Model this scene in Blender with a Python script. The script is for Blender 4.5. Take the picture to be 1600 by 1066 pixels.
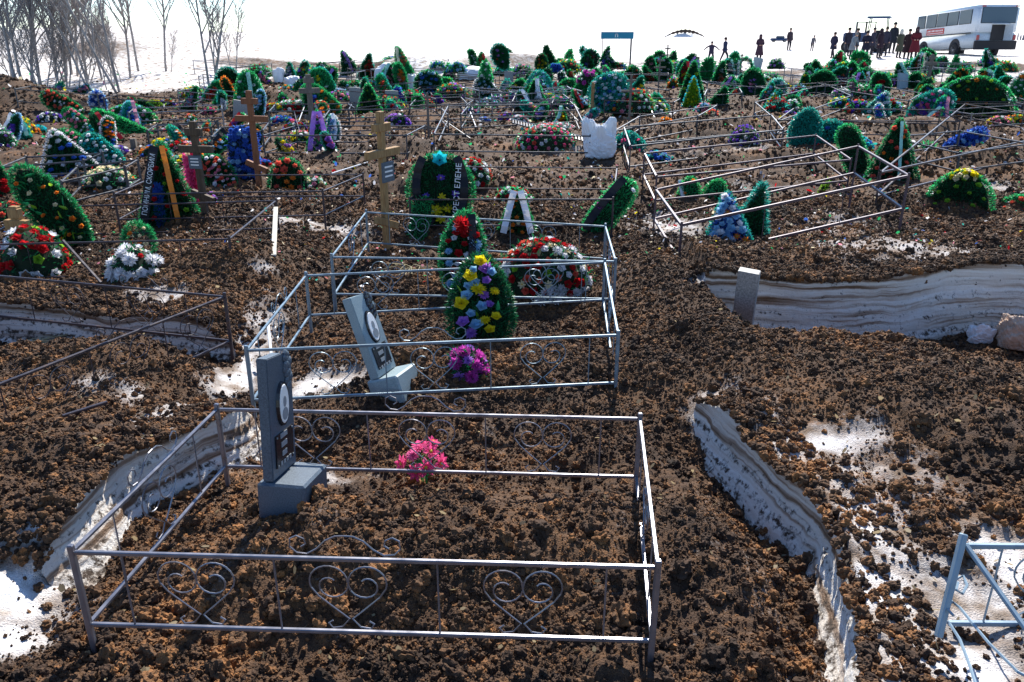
import bpy, bmesh, math, random
import numpy as np
from mathutils import Vector, Matrix, Euler, Quaternion
from math import sin, cos, pi, radians as R

C = bpy.context.scene.collection
SC = bpy.context.scene
for o in list(bpy.data.objects): bpy.data.objects.remove(o)
rng = random.Random(7)
nr = np.random.RandomState(11)

# ------------------------------------------------------------------ camera, light, exposure
F = 1244.0; PITCH = R(21.2); CAMZ = 2.4
cam = bpy.data.objects.new('camera', bpy.data.cameras.new('camera')); C.objects.link(cam)
cam.location = (0, 0, CAMZ); cam.rotation_euler = (pi/2 - PITCH, 0, 0)
cam.data.sensor_width = 36; cam.data.lens = F/1600*36
cam.data.clip_start = .05; cam.data.clip_end = 20000
SC.camera = cam
SUN_EL, SUN_AZ = 43, 10            # azimuth measured to the right of straight ahead
W = bpy.data.worlds.new('World'); SC.world = W; W.use_nodes = True
nt = W.node_tree; bg = nt.nodes['Background']
sky = nt.nodes.new('ShaderNodeTexSky'); sky.sky_type = 'NISHITA'; sky.sun_disc = False
sky.sun_elevation = R(SUN_EL); sky.sun_rotation = R(SUN_AZ); sky.dust_density = 0; sky.air_density = .8; sky.ozone_density = 5
nt.links.new(sky.outputs[0], bg.inputs[0]); bg.inputs[1].default_value = .115
sl = bpy.data.lights.new('sun', 'SUN'); sl.energy = 5.0; sl.angle = R(.53); sl.color = (1, .95, .87)
so = bpy.data.objects.new('sun', sl); C.objects.link(so); so.location = (0, 0, 40)
_sd = Vector((sin(R(SUN_AZ))*cos(R(SUN_EL)), cos(R(SUN_AZ))*cos(R(SUN_EL)), sin(R(SUN_EL))))
so.rotation_euler = _sd.to_track_quat('Z', 'Y').to_euler()
vs = SC.view_settings; vs.view_transform = 'Standard'; vs.look = 'None'; vs.gamma = 1; vs.exposure = 1.0
vs.use_curve_mapping = False
SC.cycles.max_bounces = 6; SC.cycles.transparent_max_bounces = 6
SC.cycles.use_denoising = True

# ------------------------------------------------------------------ helpers
def ray(px, py):
    u = (px-800)/F; v = (py-533)/F
    return u, cos(PITCH)-v*sin(PITCH), -(sin(PITCH)+v*cos(PITCH))
def plane(px, py, z=0.):
    d = ray(px, py); t = (z-CAMZ)/min(d[2], -1e-4)
    return Vector((d[0]*t, d[1]*t, z))
def depth(p): return p[1]*cos(PITCH) + (CAMZ-p[2])*sin(PITCH)
def ground(px, py, h=0.):
    z = h
    p = plane(px, py, z)
    for i in range(14):
        z = .5*z + .5*(float(macro(np.array([p.x]), np.array([p.y]))[0])+h)
        p = plane(px, py, z)
    return p

class MB:
    """collects faces for ONE mesh"""
    def __init__(s): s.v = []; s.f = []; s.m = []; s.cur = 0
    def add(s, vs, fs):
        o = len(s.v); s.v += [tuple(v) for v in vs]
        for f in fs: s.f.append([i+o for i in f]); s.m.append(s.cur)
        return s
    def box(s, c, d, rot=None, bev=0):
        hx, hy, hz = d[0]/2, d[1]/2, d[2]/2
        if bev:
            b = min(bev, hx*.9, hy*.9, hz*.9); vs = []; 
            bm = bmesh.new(); bmesh.ops.create_cube(bm, size=1)
            for v in bm.verts: v.co = Vector((v.co.x*d[0], v.co.y*d[1], v.co.z*d[2]))
            bmesh.ops.bevel(bm, geom=list(bm.edges), offset=b, segments=1, affect='EDGES')
            bm.verts.index_update()
            vs = [v.co.copy() for v in bm.verts]; fs = [[v.index for v in f.verts] for f in bm.faces]; bm.free()
        else:
            vs = [Vector((x*hx, y*hy, z*hz)) for x in (-1, 1) for y in (-1, 1) for z in (-1, 1)]
            fs = [(0,1,3,2),(4,6,7,5),(0,4,5,1),(2,3,7,6),(0,2,6,4),(1,5,7,3)]
        c = Vector(c)
        vs = [(rot @ v if rot is not None else v)+c for v in vs]
        return s.add(vs, fs)
    def bar(s, a, b, w, d=None, up=(0,0,1), bev=.0):
        a = Vector(a); b = Vector(b); z = (b-a); L = z.length; z.normalize()
        up = Vector(up)
        if abs(z.dot(up)) > .97: up = Vector((0,1,0))
        x = up.cross(z).normalized(); y = z.cross(x)
        m = Matrix((x, y, z)).transposed()
        return s.box((a+b)/2, (w, d or w, L), m, bev)
    def tube(s, pts, r, n=6, cap=True):
        pts = [Vector(p) for p in pts]; k = len(pts)
        rs = r if hasattr(r, '__len__') else [r]*k
        t = (pts[1]-pts[0]).normalized(); up = Vector((0,0,1)) if abs(t.z) < .9 else Vector((0,1,0))
        x = t.cross(up).normalized(); vs = []; fs = []
        for i, p in enumerate(pts):
            t = (pts[min(i+1, k-1)]-pts[max(i-1, 0)])
            if t.length < 1e-9: t = Vector((0,0,1))
            t.normalize(); x = (x-t*x.dot(t))
            if x.length < 1e-6: x = t.orthogonal()
            x.normalize(); y = t.cross(x)
            for j in range(n):
                a = 2*pi*j/n; vs.append(p+(x*cos(a)+y*sin(a))*rs[i])
        for i in range(k-1):
            for j in range(n):
                fs.append((i*n+j, i*n+(j+1)%n, (i+1)*n+(j+1)%n, (i+1)*n+j))
        if cap: fs.append(tuple(range(n))[::-1]); fs.append(tuple((k-1)*n+j for j in range(n)))
        return s.add(vs, fs)
    def lathe(s, prof, n=12, c=(0,0,0), sx=1, sy=1):
        vs = []; fs = []; k = len(prof); c = Vector(c)
        for r, z in prof:
            for j in range(n):
                a = 2*pi*j/n; vs.append(c+Vector((r*cos(a)*sx, r*sin(a)*sy, z)))
        for i in range(k-1):
            for j in range(n): fs.append((i*n+j, i*n+(j+1)%n, (i+1)*n+(j+1)%n, (i+1)*n+j))
        fs.append(tuple(range(n))[::-1]); fs.append(tuple((k-1)*n+j for j in range(n)))
        return s.add(vs, fs)
    def prism(s, poly, y0, y1):
        """polygon in XZ extruded along Y"""
        n = len(poly)
        vs = [(x, y0, z) for x, z in poly]+[(x, y1, z) for x, z in poly]
        fs = [tuple(range(n)), tuple(range(2*n-1, n-1, -1))]+[(i, (i+1)%n, n+(i+1)%n, n+i)[::-1] for i in range(n)]
        return s.add(vs, fs)
    def strip(s, pts, w, nrm=(0,-1,0)):
        """flat ribbon along pts"""
        pts = [Vector(p) for p in pts]; nrm = Vector(nrm); vs = []
        for i, p in enumerate(pts):
            t = (pts[min(i+1, len(pts)-1)]-pts[max(i-1, 0)]).normalized(); b = t.cross(nrm).normalized()*w/2
            vs += [p-b, p+b]
        return s.add(vs, [(2*i, 2*i+1, 2*i+3, 2*i+2) for i in range(len(pts)-1)])
    def mesh(s, name, mats, smooth=False):
        me = bpy.data.meshes.new(name); me.from_pydata(s.v, [], s.f)
        for m in (mats if isinstance(mats, (list, tuple)) else [mats]): me.materials.append(m)
        if any(s.m): me.polygons.foreach_set('material_index', s.m)
        if smooth: me.polygons.foreach_set('use_smooth', [True]*len(me.polygons))
        me.update(); return me
    def build(s, name, mats, parent=None, smooth=False, **k):
        return link(name, s.mesh(name, mats, smooth), parent, **k)

def link(name, me, parent=None, loc=None, rot=None, color=None, label=None, cat=None, group=None, kind=None):
    o = bpy.data.objects.new(name, me); C.objects.link(o)
    if parent: o.parent = parent
    if loc is not None: o.location = loc
    if rot is not None: o.rotation_euler = rot
    if color: o.color = (*color[:3], 1)
    return tag(o, label, cat, group, kind)
def tag(o, label=None, cat=None, group=None, kind=None):
    if label: o['label'] = label
    if cat: o['category'] = cat
    if group: o['group'] = group
    if kind: o['kind'] = kind
    return o
LABELS = {}
def thing(name, label, cat, loc=(0,0,0), rot=(0,0,0), group=None):
    o = bpy.data.objects.new(name, None); C.objects.link(o); o.empty_display_size = .1
    o.location = loc; o.rotation_euler = rot
    LABELS[label] = LABELS.get(label, 0)+1
    return tag(o, label, cat, group)
def clone(o, parent=None):
    c = o.copy(); C.objects.link(c)
    if parent: c.parent = parent
    for ch in list(o.children): clone(ch, c)
    return c
def np_mesh(name, v, f, mat, smooth=False):
    """v (N,3), f (M,k) arrays -> mesh"""
    me = bpy.data.meshes.new(name); M, k = f.shape
    me.vertices.add(len(v)); me.vertices.foreach_set('co', np.asarray(v, np.float32).ravel())
    me.loops.add(M*k); me.loops.foreach_set('vertex_index', np.asarray(f, np.int32).ravel())
    me.polygons.add(M); me.polygons.foreach_set('loop_start', np.arange(0, M*k, k, dtype=np.int32))
    me.polygons.foreach_set('loop_total', np.full(M, k, np.int32))
    if smooth: me.polygons.foreach_set('use_smooth', np.ones(M, bool))
    if mat: me.materials.append(mat)
    me.update(calc_edges=True); me.validate(); return me

# ------------------------------------------------------------------ numpy noise
def h2(ix, iy, s):
    with np.errstate(over='ignore'):
        n = ix.astype(np.int64).astype(np.uint32)*np.uint32(374761393) + iy.astype(np.int64).astype(np.uint32)*np.uint32(668265263) + np.uint32((s*2246822519+3266489917) & 0xffffffff)
        n = (n ^ (n >> np.uint32(13)))*np.uint32(1274126177); n = n ^ (n >> np.uint32(16))
        n = n*np.uint32(2246822519); n = n ^ (n >> np.uint32(15))
    return n.astype(np.float64)/4294967296.
def vn(x, y, s=0):
    ix = np.floor(x); iy = np.floor(y); fx = x-ix; fy = y-iy
    fx = fx*fx*fx*(fx*(fx*6-15)+10); fy = fy*fy*fy*(fy*(fy*6-15)+10)
    a = h2(ix, iy, s); b = h2(ix+1, iy, s); c = h2(ix, iy+1, s); d = h2(ix+1, iy+1, s)
    return (a+(b-a)*fx)*(1-fy)+(c+(d-c)*fx)*fy
def fbm(x, y, s=0, o=4, g=.5):
    t = 0; a = 1; n = 0
    for i in range(o):
        t = t+a*(vn(x, y, s+i)-.5); n += a; a *= g
        x = x*2.03+17.1; y = y*2.03-9.7
    return t/n*2
def bumps(x, y, cell, s):
    """rounded lumps (soil clods)"""
    X = x/cell; Y = y/cell; ix = np.floor(X); iy = np.floor(Y); h = np.zeros_like(x)
    for dx in (-1, 0, 1):
        for dy in (-1, 0, 1):
            cx = ix+dx; cy = iy+dy
            jx = cx+h2(cx, cy, s); jy = cy+h2(cx, cy, s+1); r = .35+.55*h2(cx, cy, s+2); a = .25+.75*h2(cx, cy, s+3)
            d = ((X-jx)**2+(Y-jy)**2)/(r*r)
            h = np.maximum(h, a*r*np.sqrt(np.maximum(0, 1-d)))
    return h
def ss(a, b, x):
    t = np.clip((x-a)/(b-a), 0, 1); return t*t*(3-2*t)
def ell(x, y, cx, cy, rx, ry, p=2., rot=0.):
    c, s_ = cos(rot), sin(rot); X = (x-cx)*c+(y-cy)*s_; Y = -(x-cx)*s_+(y-cy)*c
    return np.exp(-((np.abs(X/rx))**p+(np.abs(Y/ry))**p))
# ------------------------------------------------------------------ ground shape (world metres)
# cut edges of the snow crust: right trench (faces -x), left trench (faces +x), grave pit far wall (faces -y)
RT = [(1.05,1.3),(1.22,1.8),(1.27,2.16),(1.40,2.5),(1.46,2.85),(1.53,3.25),(1.46,3.55),(1.37,3.85),(1.28,4.28),(1.18,4.6)]
LT = [(-2.6,2.2),(-2.35,2.7),(-2.15,3.0),(-2.12,3.3),(-2.1,3.75),(-1.92,4.02),(-1.72,4.3),(-1.66,4.55)]
PW = [(1.74,6.88),(1.9,6.86),(2.2,6.78),(2.6,6.66),(2.96,6.64),(3.4,6.74),(3.9,6.98),(4.4,7.12),(5.2,7.05),(6.4,6.9)]
BW = [(-4.9,6.55),(-4.2,6.5),(-3.6,6.35),(-3.2,6.2),(-2.75,6.22),(-2.35,6.05),(-2.15,5.95)]
def pl_x(y, P): return np.interp(y, [p[1] for p in P], [p[0] for p in P])
def pl_y(x, P): return np.interp(x, [p[0] for p in P], [p[1] for p in P])
def macro(x, y):
    x = np.asarray(x, float); y = np.asarray(y, float)
    wx = x+.10*fbm(x*1.7, y*1.7, 90, 2)
    z = np.zeros_like(x)
    z = z + .55*ss(14, 52, y) + .45*ss(12, 26, x)*ss(30, 44, y)
    # right crust plateau
    ex = pl_x(y, RT); near = 1-ss(4.15, 4.75, y)
    sharp = ss(-.025, .03, x-ex); soft = ss(-.35, .45, wx-1.35)
    pr = sharp*near + soft*(1-near)
    pr = pr*(1-ss(8.5, 11, y))
    zr = .26+.05*ell(x, y, 2.9, 4.9, 1.5, .7)+.10*ell(x, y, 2.2, 4.4, .9, .5)-.20*ell(x, y, 3.55, 5.45, .55, .40)+.10*ell(x, y, 1.0, 4.55, .3, .25)-.05*ell(x, y, 2.0, 3.4, .6, 1.0)+.10*ell(x, y, 3.4, 3.9, .9, .7)
    z = z*(1-pr)+zr*pr + z*pr*(y > 10)
    # dip beside the right trench foot
    z = z-.10*np.exp(-((x-ex+.16)/.17)**2)*near*(x < ex)*ss(1.5, 2.4, y)
    # grave pit
    yw = pl_y(x, PW); inx = ss(1.70, 1.82, x)
    lip = 5.45-.22*ss(3.2, 3.7, x)*(1-ss(4.4, 4.9, x))
    pit = inx*ss(lip, lip+.65, y)*(1-ss(-.03, .02, y-yw))
    z = z*(1-pit)-.22*pit
    z = z+.16*inx*ss(-.03, .03, y-yw)*(1-ss(7.3, 9.5, y))
    # left plateau
    exl = pl_x(y, LT); nl = (1-ss(4.3, 4.9, y))*ss(2.95, 3.15, y)
    pL = (1-ss(-.03, .025, x-exl))*nl + (1-ss(-2.75, -1.85, wx))*(1-nl)
    pL = pL*(1-ss(8, 10.5, y))
    z = z*(1-pL)+.27*pL
    z = z-.07*np.exp(-((x-exl-.2)/.2)**2)*nl*(x > exl)
    # pit left behind
    yb = pl_y(x, BW); inb = 1-ss(-2.25, -2.1, x)
    pitb = inb*ss(5.35, 5.75, y)*(1-ss(-.03, .02, y-yb))*ss(-5.2, -4.8, x)
    z = z*(1-pitb)-.05*pitb
    # grave mounds and heaps
    z = z+.25*ell(x, y, -.28, 3.27, 1.15, .46, 3.6)+.05*ell(x, y, .55, 2.4, .7, .3)
    z = z+.15*ell(x, y, -.2, 5.55, .95, .55, 2.4)+.16*ell(x, y, -.35, 7.7, 1.05, .55, 2.4)
    z = z+.07*ell(x, y, -.93, 3.36, .10, .16)+.20*ell(x, y, 1.22, 7.3, .38, 1.7)+.12*ell(x, y, 1.35, 5.3, .5, .6)+.10*ell(x, y, -2.3, 8., .5, 1.0)
    z = z+.16*ell(x, y, -2.8, 5.2, .55, .38)+.14*ell(x, y, -3.0, 7.6, .9, .5)+.08*ell(x, y, .95, 3.0, .22, 1.)
    for i, (cx, cy, rx, ry, h) in enumerate([(-.2,10.2,1.1,.5,.2),(3.2,9.6,1.2,.6,.2),(-3.8,10,1.2,.5,.2),(-1,13,1.3,.5,.25),(2.4,13,1.2,.5,.2),
            (6.2,11.5,1.2,.6,.25),(-5.5,13.5,1.3,.6,.25),(5,15.5,1.4,.6,.25),(8.5,15,1.3,.7,.3),(-2,16.5,1.5,.6,.3),(1.5,18,1.4,.7,.3),(-7,18,1.6,.8,.3),(5,20,1.6,.8,.35),(10,20,1.7,.8,.35),(-3,22,1.7,.8,.35),(2.5,25,2,.9,.4),(8,26,2,1,.4),(-7,26,2,1,.5)]):
        z = z+h*ell(x, y, cx, cy, rx, ry, 2.5)
    # banks of earth and snow along the edge of the cemetery
    z = z+1.15*ell(x, y, -16, 24, 3.2, 2.2)+.8*ell(x, y, -4., 40, 2.6, 1.8)+.75*ell(x, y, -.2, 42, 2.8, 1.6)+.5*ell(x, y, 5, 43, 5, 2)
    z = z+2.2*ell(x, y, -24, 50, 13, 14)
    z = z+.10*fbm(x*.55, y*.55, 5, 2)*ss(1, 3, y)*(1-.6*ss(30, 60, y))
    z = z+6.*ss(150, 900, y)*fbm(x*.004+3, y*.004, 8, 2)
    return z

BLOBS = [(35,915,70,55,1.4),(10,985,50,40,1),(95,880,30,40,.9),(1325,985,35,95,1.4),(1290,695,85,26,.95),(1270,735,70,36,.8),(1345,820,60,75,.85),(1390,940,80,110,.92),(1480,940,90,60,.7),(1580,880,60,80,.95),(1460,1040,140,45,1.0),(1395,750,50,30,.6),
 (383,590,30,40,1),(505,602,60,18,1),(420,500,32,45,.55),(395,545,30,30,.8),(300,650,80,22,.7),(240,690,50,20,.6),(1440,395,120,18,.62),(1330,385,80,15,.5),(1130,435,40,22,.9),(1105,622,36,16,.9),(490,356,80,9,.6),(400,412,22,14,.6),
 (1045,358,40,14,.7),(640,760,0,0,0),(520,745,45,12,.7),(455,742,30,10,.6),(60,520,60,20,.6),(250,470,60,14,.7),(1200,650,40,20,.5),(1545,300,60,14,.5),(1290,350,60,10,.5),(1520,540,40,10,.4),(1160,300,40,12,.5),(880,240,60,8,.4),(1150,238,60,9,.5),(140,600,30,20,.4),(200,620,30,18,.5)]
_BW = []
def _prep():
    for px, py, rx, ry, s in BLOBS:
        if s <= 0: continue
        c = ground(px, py); a = ground(px, py-ry); b = ground(px, py+ry)
        _BW.append((c.x, c.y, rx*depth(c)/F, max(.05, abs(a.y-b.y)/2), s))
def snow_raw(x, y):
    s = np.zeros_like(x)
    wx = x+.12*fbm(x*3.1, y*3.1, 40, 3); wy = y+.12*fbm(x*3.1, y*3.1, 50, 3)
    for cx, cy, rx, ry, k in _BW:
        s = np.maximum(s, k*np.exp(-(((wx-cx)/rx)**2+((wy-cy)/ry)**2)*.7))
    n = fbm(x*.9, y*.9, 60, 4)
    s = s+.22*n*(y < 30)
    s = np.maximum(s, .6*ss(.5, .8, fbm(x*.6, y*.6, 71, 4))*ss(7, 12, y))
    # open snow beyond the graves
    edge = 37+3.5*fbm(x*.12, y*.12, 75, 3)+np.where(x < -9, (-9-x)*-1.5, 0)+np.where(x > 18, (x-18)*-.2, 0)
    edge = np.maximum(edge, 27)
    far = ss(-2.5, 2.5, y-edge)
    bank = np.maximum.reduce([ell(x, y, -4., 39, 2.6, 2.2), ell(x, y, 0, 41, 3.5, 2.2)])
    s = np.maximum(s, far); s = np.maximum(s, 1.2*ss(.25, .6, bank))
    s = s-.9*ell(x, y, -16, 22.5, 3.6, 2.4)
    s = s-.75*ss(.5, .8, vn(x*.25+5, y*.25, 77))*ss(33, 36, y)*(1-ss(41, 46, y))
    road = np.exp(-((y-40-.05*x)/2.2)**2)*ss(10, 14, x)
    s = s-.55*road*(.6+.8*vn(x*1.3, y*1.3, 79))
    return s
def H(x, y, fine=True):
    m = macro(x, y); sn = np.clip((snow_raw(x, y)-.42)*4, 0, 1)
    d = np.clip(y/6., .0, 1)
    k = 1-.82*sn
    z = m+k*(.060*fbm(x*2.3, y*2.3, 20, 3)+.042*(bumps(x, y, .26, 3)-.12)*(.3+1.1*vn(x*1.1, y*1.1, 28)))+.012*sn*fbm(x*7, y*7, 26, 3)
    z = z+k*(.09*(bumps(x, y, .8, 33)-.25)+.05*bumps(x, y, .35, 43)+.06*bumps(x, y, .19, 53))*ss(7, 11, y)*(1-ss(60, 90, y))
    if fine: z = z+k*(.036*bumps(x, y, .095, 13)*(.3+1.2*vn(x*1.7, y*1.7, 29))+.016*bumps(x, y, .042, 23)+.008*bumps(x, y, .02, 27))*(1-ss(14, 22, y))
    return z, sn

# ------------------------------------------------------------------ materials
def newmat(name, rough=.6, spec=.3):
    m = bpy.data.materials.new(name); m.use_nodes = True
    p = m.node_tree.nodes['Principled BSDF']; p.inputs['Roughness'].default_value = rough
    p.inputs['Specular IOR Level'].default_value = spec
    return m, m.node_tree, p
def node(t, ty, **k):
    n = t.nodes.new(ty)
    for a, b in k.items():
        if a.startswith('i_'):
            n.inputs[a[2:].replace('_', ' ')].default_value = b
        else: setattr(n, a, b)
    return n
def ramp(t, stops, interp='LINEAR'):
    r = t.nodes.new('ShaderNodeValToRGB'); r.color_ramp.interpolation = interp; e = r.color_ramp.elements
    while len(e) < len(stops): e.new(.5)
    for i, (p, c) in enumerate(stops):
        e[i].position = p; e[i].color = (*c, 1) if len(c) == 3 else c
    return r
def bump(t, p, src, dist=.01, strength=.6):
    b = node(t, 'ShaderNodeBump'); b.inputs['Distance'].default_value = dist; b.inputs['Strength'].default_value = strength
    t.links.new(src, b.inputs['Height']); t.links.new(b.outputs[0], p.inputs['Normal'])
def solid(name, col, rough=.6, spec=.3, metal=0, noise=0., nscale=20, bumpd=0):
    m, t, p = newmat(name, rough, spec); p.inputs['Metallic'].default_value = metal
    if noise:
        g = node(t, 'ShaderNodeNewGeometry'); n = node(t, 'ShaderNodeTexNoise'); n.inputs['Scale'].default_value = nscale; n.inputs['Detail'].default_value = 5
        tc = node(t, 'ShaderNodeTexCoord'); t.links.new(tc.outputs['Object'], n.inputs['Vector'])
        r = ramp(t, [(.25, [c*(1-noise) for c in col]), (.75, [min(1, c*(1+noise)) for c in col])])
        t.links.new(n.outputs['Fac'], r.inputs[0]); t.links.new(r.outputs[0], p.inputs['Base Color'])
        if bumpd: bump(t, p, n.outputs['Fac'], bumpd)
    else: p.inputs['Base Color'].default_value = (*col, 1)
    return m
def soil_color(t):
    g = node(t, 'ShaderNodeNewGeometry')
    n1 = node(t, 'ShaderNodeTexNoise'); n1.inputs['Scale'].default_value = .9; n1.inputs['Detail'].default_value = 6; n1.inputs['Roughness'].default_value = .65
    n2 = node(t, 'ShaderNodeTexNoise'); n2.inputs['Scale'].default_value = 16; n2.inputs['Detail'].default_value = 5; n2.inputs['Roughness'].default_value = .7
    for n in (n1, n2): t.links.new(g.outputs['Position'], n.inputs['Vector'])
    a = node(t, 'ShaderNodeMath', operation='ADD'); b = node(t, 'ShaderNodeMath', operation='MULTIPLY'); b.inputs[1].default_value = .5
    t.links.new(n1.outputs['Fac'], a.inputs[0]); t.links.new(n2.outputs['Fac'], a.inputs[1]); t.links.new(a.outputs[0], b.inputs[0])
    return g, b, n2
def make_soil(clod):
    m, t, p = newmat('clod_soil' if clod else 'soil', .85, .22)
    g, f, n2 = soil_color(t); src = f.outputs[0]
    if clod:
        oi = node(t, 'ShaderNodeObjectInfo'); a = node(t, 'ShaderNodeMath', operation='MULTIPLY_ADD'); a.inputs[1].default_value = .24; a.inputs[2].default_value = -.12
        t.links.new(oi.outputs['Random'], a.inputs[0]); b = node(t, 'ShaderNodeMath', operation='ADD')
        t.links.new(a.outputs[0], b.inputs[0]); t.links.new(src, b.inputs[1]); src = b.outputs[0]
    r = ramp(t, [(.30, (.020,.013,.009)), (.44, (.054,.031,.019)), (.55, (.112,.060,.030)), (.68, (.29,.130,.046))])
    t.links.new(src, r.inputs[0])
    fine = node(t, 'ShaderNodeTexNoise'); fine.inputs['Scale'].default_value = 130; fine.inputs['Detail'].default_value = 4
    t.links.new(g.outputs['Position'], fine.inputs['Vector'])
    if not clod:
        at = node(t, 'ShaderNodeAttribute', attribute_name='snow')
        sp = node(t, 'ShaderNodeTexNoise'); sp.inputs['Scale'].default_value = 48; sp.inputs['Detail'].default_value = 7; sp.inputs['Roughness'].default_value = .75
        sp2 = node(t, 'ShaderNodeTexNoise'); sp2.inputs['Scale'].default_value = 5; sp2.inputs['Detail'].default_value = 5
        for q in (sp, sp2): t.links.new(g.outputs['Position'], q.inputs['Vector'])
        q1 = node(t, 'ShaderNodeMath', operation='MULTIPLY_ADD'); q1.inputs[1].default_value = .55
        q2 = node(t, 'ShaderNodeMath', operation='MULTIPLY_ADD'); q2.inputs[1].default_value = 1.05
        t.links.new(sp2.outputs['Fac'], q1.inputs[0]); t.links.new(at.outputs['Fac'], q1.inputs[2])
        t.links.new(sp.outputs['Fac'], q2.inputs[0]); t.links.new(q1.outputs[0], q2.inputs[2])
        mr = node(t, 'ShaderNodeMapRange'); mr.inputs['From Min'].default_value = 0.98; mr.inputs['From Max'].default_value = 1.80
        t.links.new(q2.outputs[0], mr.inputs['Value'])
        sr = ramp(t, [(.34, (.30,.23,.17)), (.58, (.78,.76,.75))]); t.links.new(sp2.outputs['Fac'], sr.inputs[0])
        cl = node(t, 'ShaderNodeMapRange'); cl.inputs['From Min'].default_value = 1.0; cl.inputs['From Max'].default_value = 1.6
        t.links.new(at.outputs['Fac'], cl.inputs['Value'])
        cw = node(t, 'ShaderNodeMix', data_type='RGBA'); t.links.new(cl.outputs[0], cw.inputs[0]); t.links.new(sr.outputs[0], cw.inputs[6]); cw.inputs[7].default_value = (.84,.85,.87,1)
        mx = node(t, 'ShaderNodeMix', data_type='RGBA'); t.links.new(mr.outputs[0], mx.inputs[0])
        t.links.new(r.outputs[0], mx.inputs[6]); t.links.new(cw.outputs[2], mx.inputs[7]); t.links.new(mx.outputs[2], p.inputs['Base Color'])
    else: t.links.new(r.outputs[0], p.inputs['Base Color'])
    bump(t, p, fine.outputs['Fac'], .02 if not clod else .008, .8)
    return m
M_SOIL = make_soil(False); M_CLOD = make_soil(True)
def make_strata():
    m, t, p = newmat('layered_snow', .55, .35)
    g = node(t, 'ShaderNodeNewGeometry'); s = node(t, 'ShaderNodeSeparateXYZ'); t.links.new(g.outputs['Position'], s.inputs[0])
    n = node(t, 'ShaderNodeTexNoise'); n.inputs['Scale'].default_value = 1.3; n.inputs['Detail'].default_value = 5; t.links.new(g.outputs['Position'], n.inputs['Vector'])
    a = node(t, 'ShaderNodeMath', operation='MULTIPLY_ADD'); a.inputs[1].default_value = .22; t.links.new(n.outputs['Fac'], a.inputs[0]); t.links.new(s.outputs['Z'], a.inputs[2])
    cx = node(t, 'ShaderNodeCombineXYZ'); t.links.new(a.outputs[0], cx.inputs['Z'])
    sx = node(t, 'ShaderNodeVectorMath', operation='SCALE'); sx.inputs['Scale'].default_value = .03; t.links.new(g.outputs['Position'], sx.inputs[0])
    ad = node(t, 'ShaderNodeVectorMath', operation='ADD'); t.links.new(cx.outputs[0], ad.inputs[0]); t.links.new(sx.outputs[0], ad.inputs[1])
    l = node(t, 'ShaderNodeTexNoise'); l.inputs['Scale'].default_value = 20; l.inputs['Detail'].default_value = 3; l.inputs['Roughness'].default_value = .55; t.links.new(ad.outputs[0], l.inputs['Vector'])
    r = ramp(t, [(.35, (.17,.095,.05)), (.42, (.42,.31,.23)), (.50, (.74,.67,.59)), (.66, (.88,.85,.80))])
    zc = node(t, 'ShaderNodeMapRange'); zc.inputs['From Min'].default_value = -.02; zc.inputs['From Max'].default_value = .32; zc.inputs['To Min'].default_value = .04; zc.inputs['To Max'].default_value = -.05; t.links.new(s.outputs['Z'], zc.inputs['Value'])
    za = node(t, 'ShaderNodeMath', operation='ADD'); t.links.new(l.outputs['Fac'], za.inputs[0]); t.links.new(zc.outputs[0], za.inputs[1]); t.links.new(za.outputs[0], r.inputs[0])
    d = node(t, 'ShaderNodeTexNoise'); d.inputs['Scale'].default_value = 22; d.inputs['Detail'].default_value = 6; d.inputs['Roughness'].default_value = .7; t.links.new(g.outputs['Position'], d.inputs['Vector'])
    dr = ramp(t, [(.64, (0,0,0)), (.70, (1,1,1))]); t.links.new(d.outputs['Fac'], dr.inputs[0])
    mx = node(t, 'ShaderNodeMix', data_type='RGBA'); t.links.new(dr.outputs[0], mx.inputs[0]); t.links.new(r.outputs[0], mx.inputs[6]); mx.inputs[7].default_value = (.07,.045,.03,1)
    sn = node(t, 'ShaderNodeSeparateXYZ'); t.links.new(g.outputs['Normal'], sn.inputs[0]); d2 = node(t, 'ShaderNodeTexNoise'); d2.inputs['Scale'].default_value = 24; d2.inputs['Detail'].default_value = 7; d2.inputs['Roughness'].default_value = .7; t.links.new(g.outputs['Position'], d2.inputs['Vector'])
    k1 = node(t, 'ShaderNodeMath', operation='MULTIPLY_ADD'); k1.inputs[1].default_value = .40; t.links.new(sn.outputs['Z'], k1.inputs[0]); t.links.new(d2.outputs['Fac'], k1.inputs[2])
    kr = ramp(t, [(.70, (0,0,0)), (.82, (1,1,1))]); t.links.new(k1.outputs[0], kr.inputs[0])
    m2 = node(t, 'ShaderNodeMix', data_type='RGBA'); t.links.new(kr.outputs[0], m2.inputs[0]); t.links.new(mx.outputs[2], m2.inputs[6]); m2.inputs[7].default_value = (.060,.036,.021,1)
    fg = node(t, 'ShaderNodeTexNoise'); fg.inputs['Scale'].default_value = 60; fg.inputs['Detail'].default_value = 6; fg.inputs['Roughness'].default_value = .7; t.links.new(g.outputs['Position'], fg.inputs['Vector'])
    t.links.new(m2.outputs[2], p.inputs['Base Color']); bump(t, p, fg.outputs['Fac'], .03, .8)
    return m
M_STRATA = make_strata()

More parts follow.
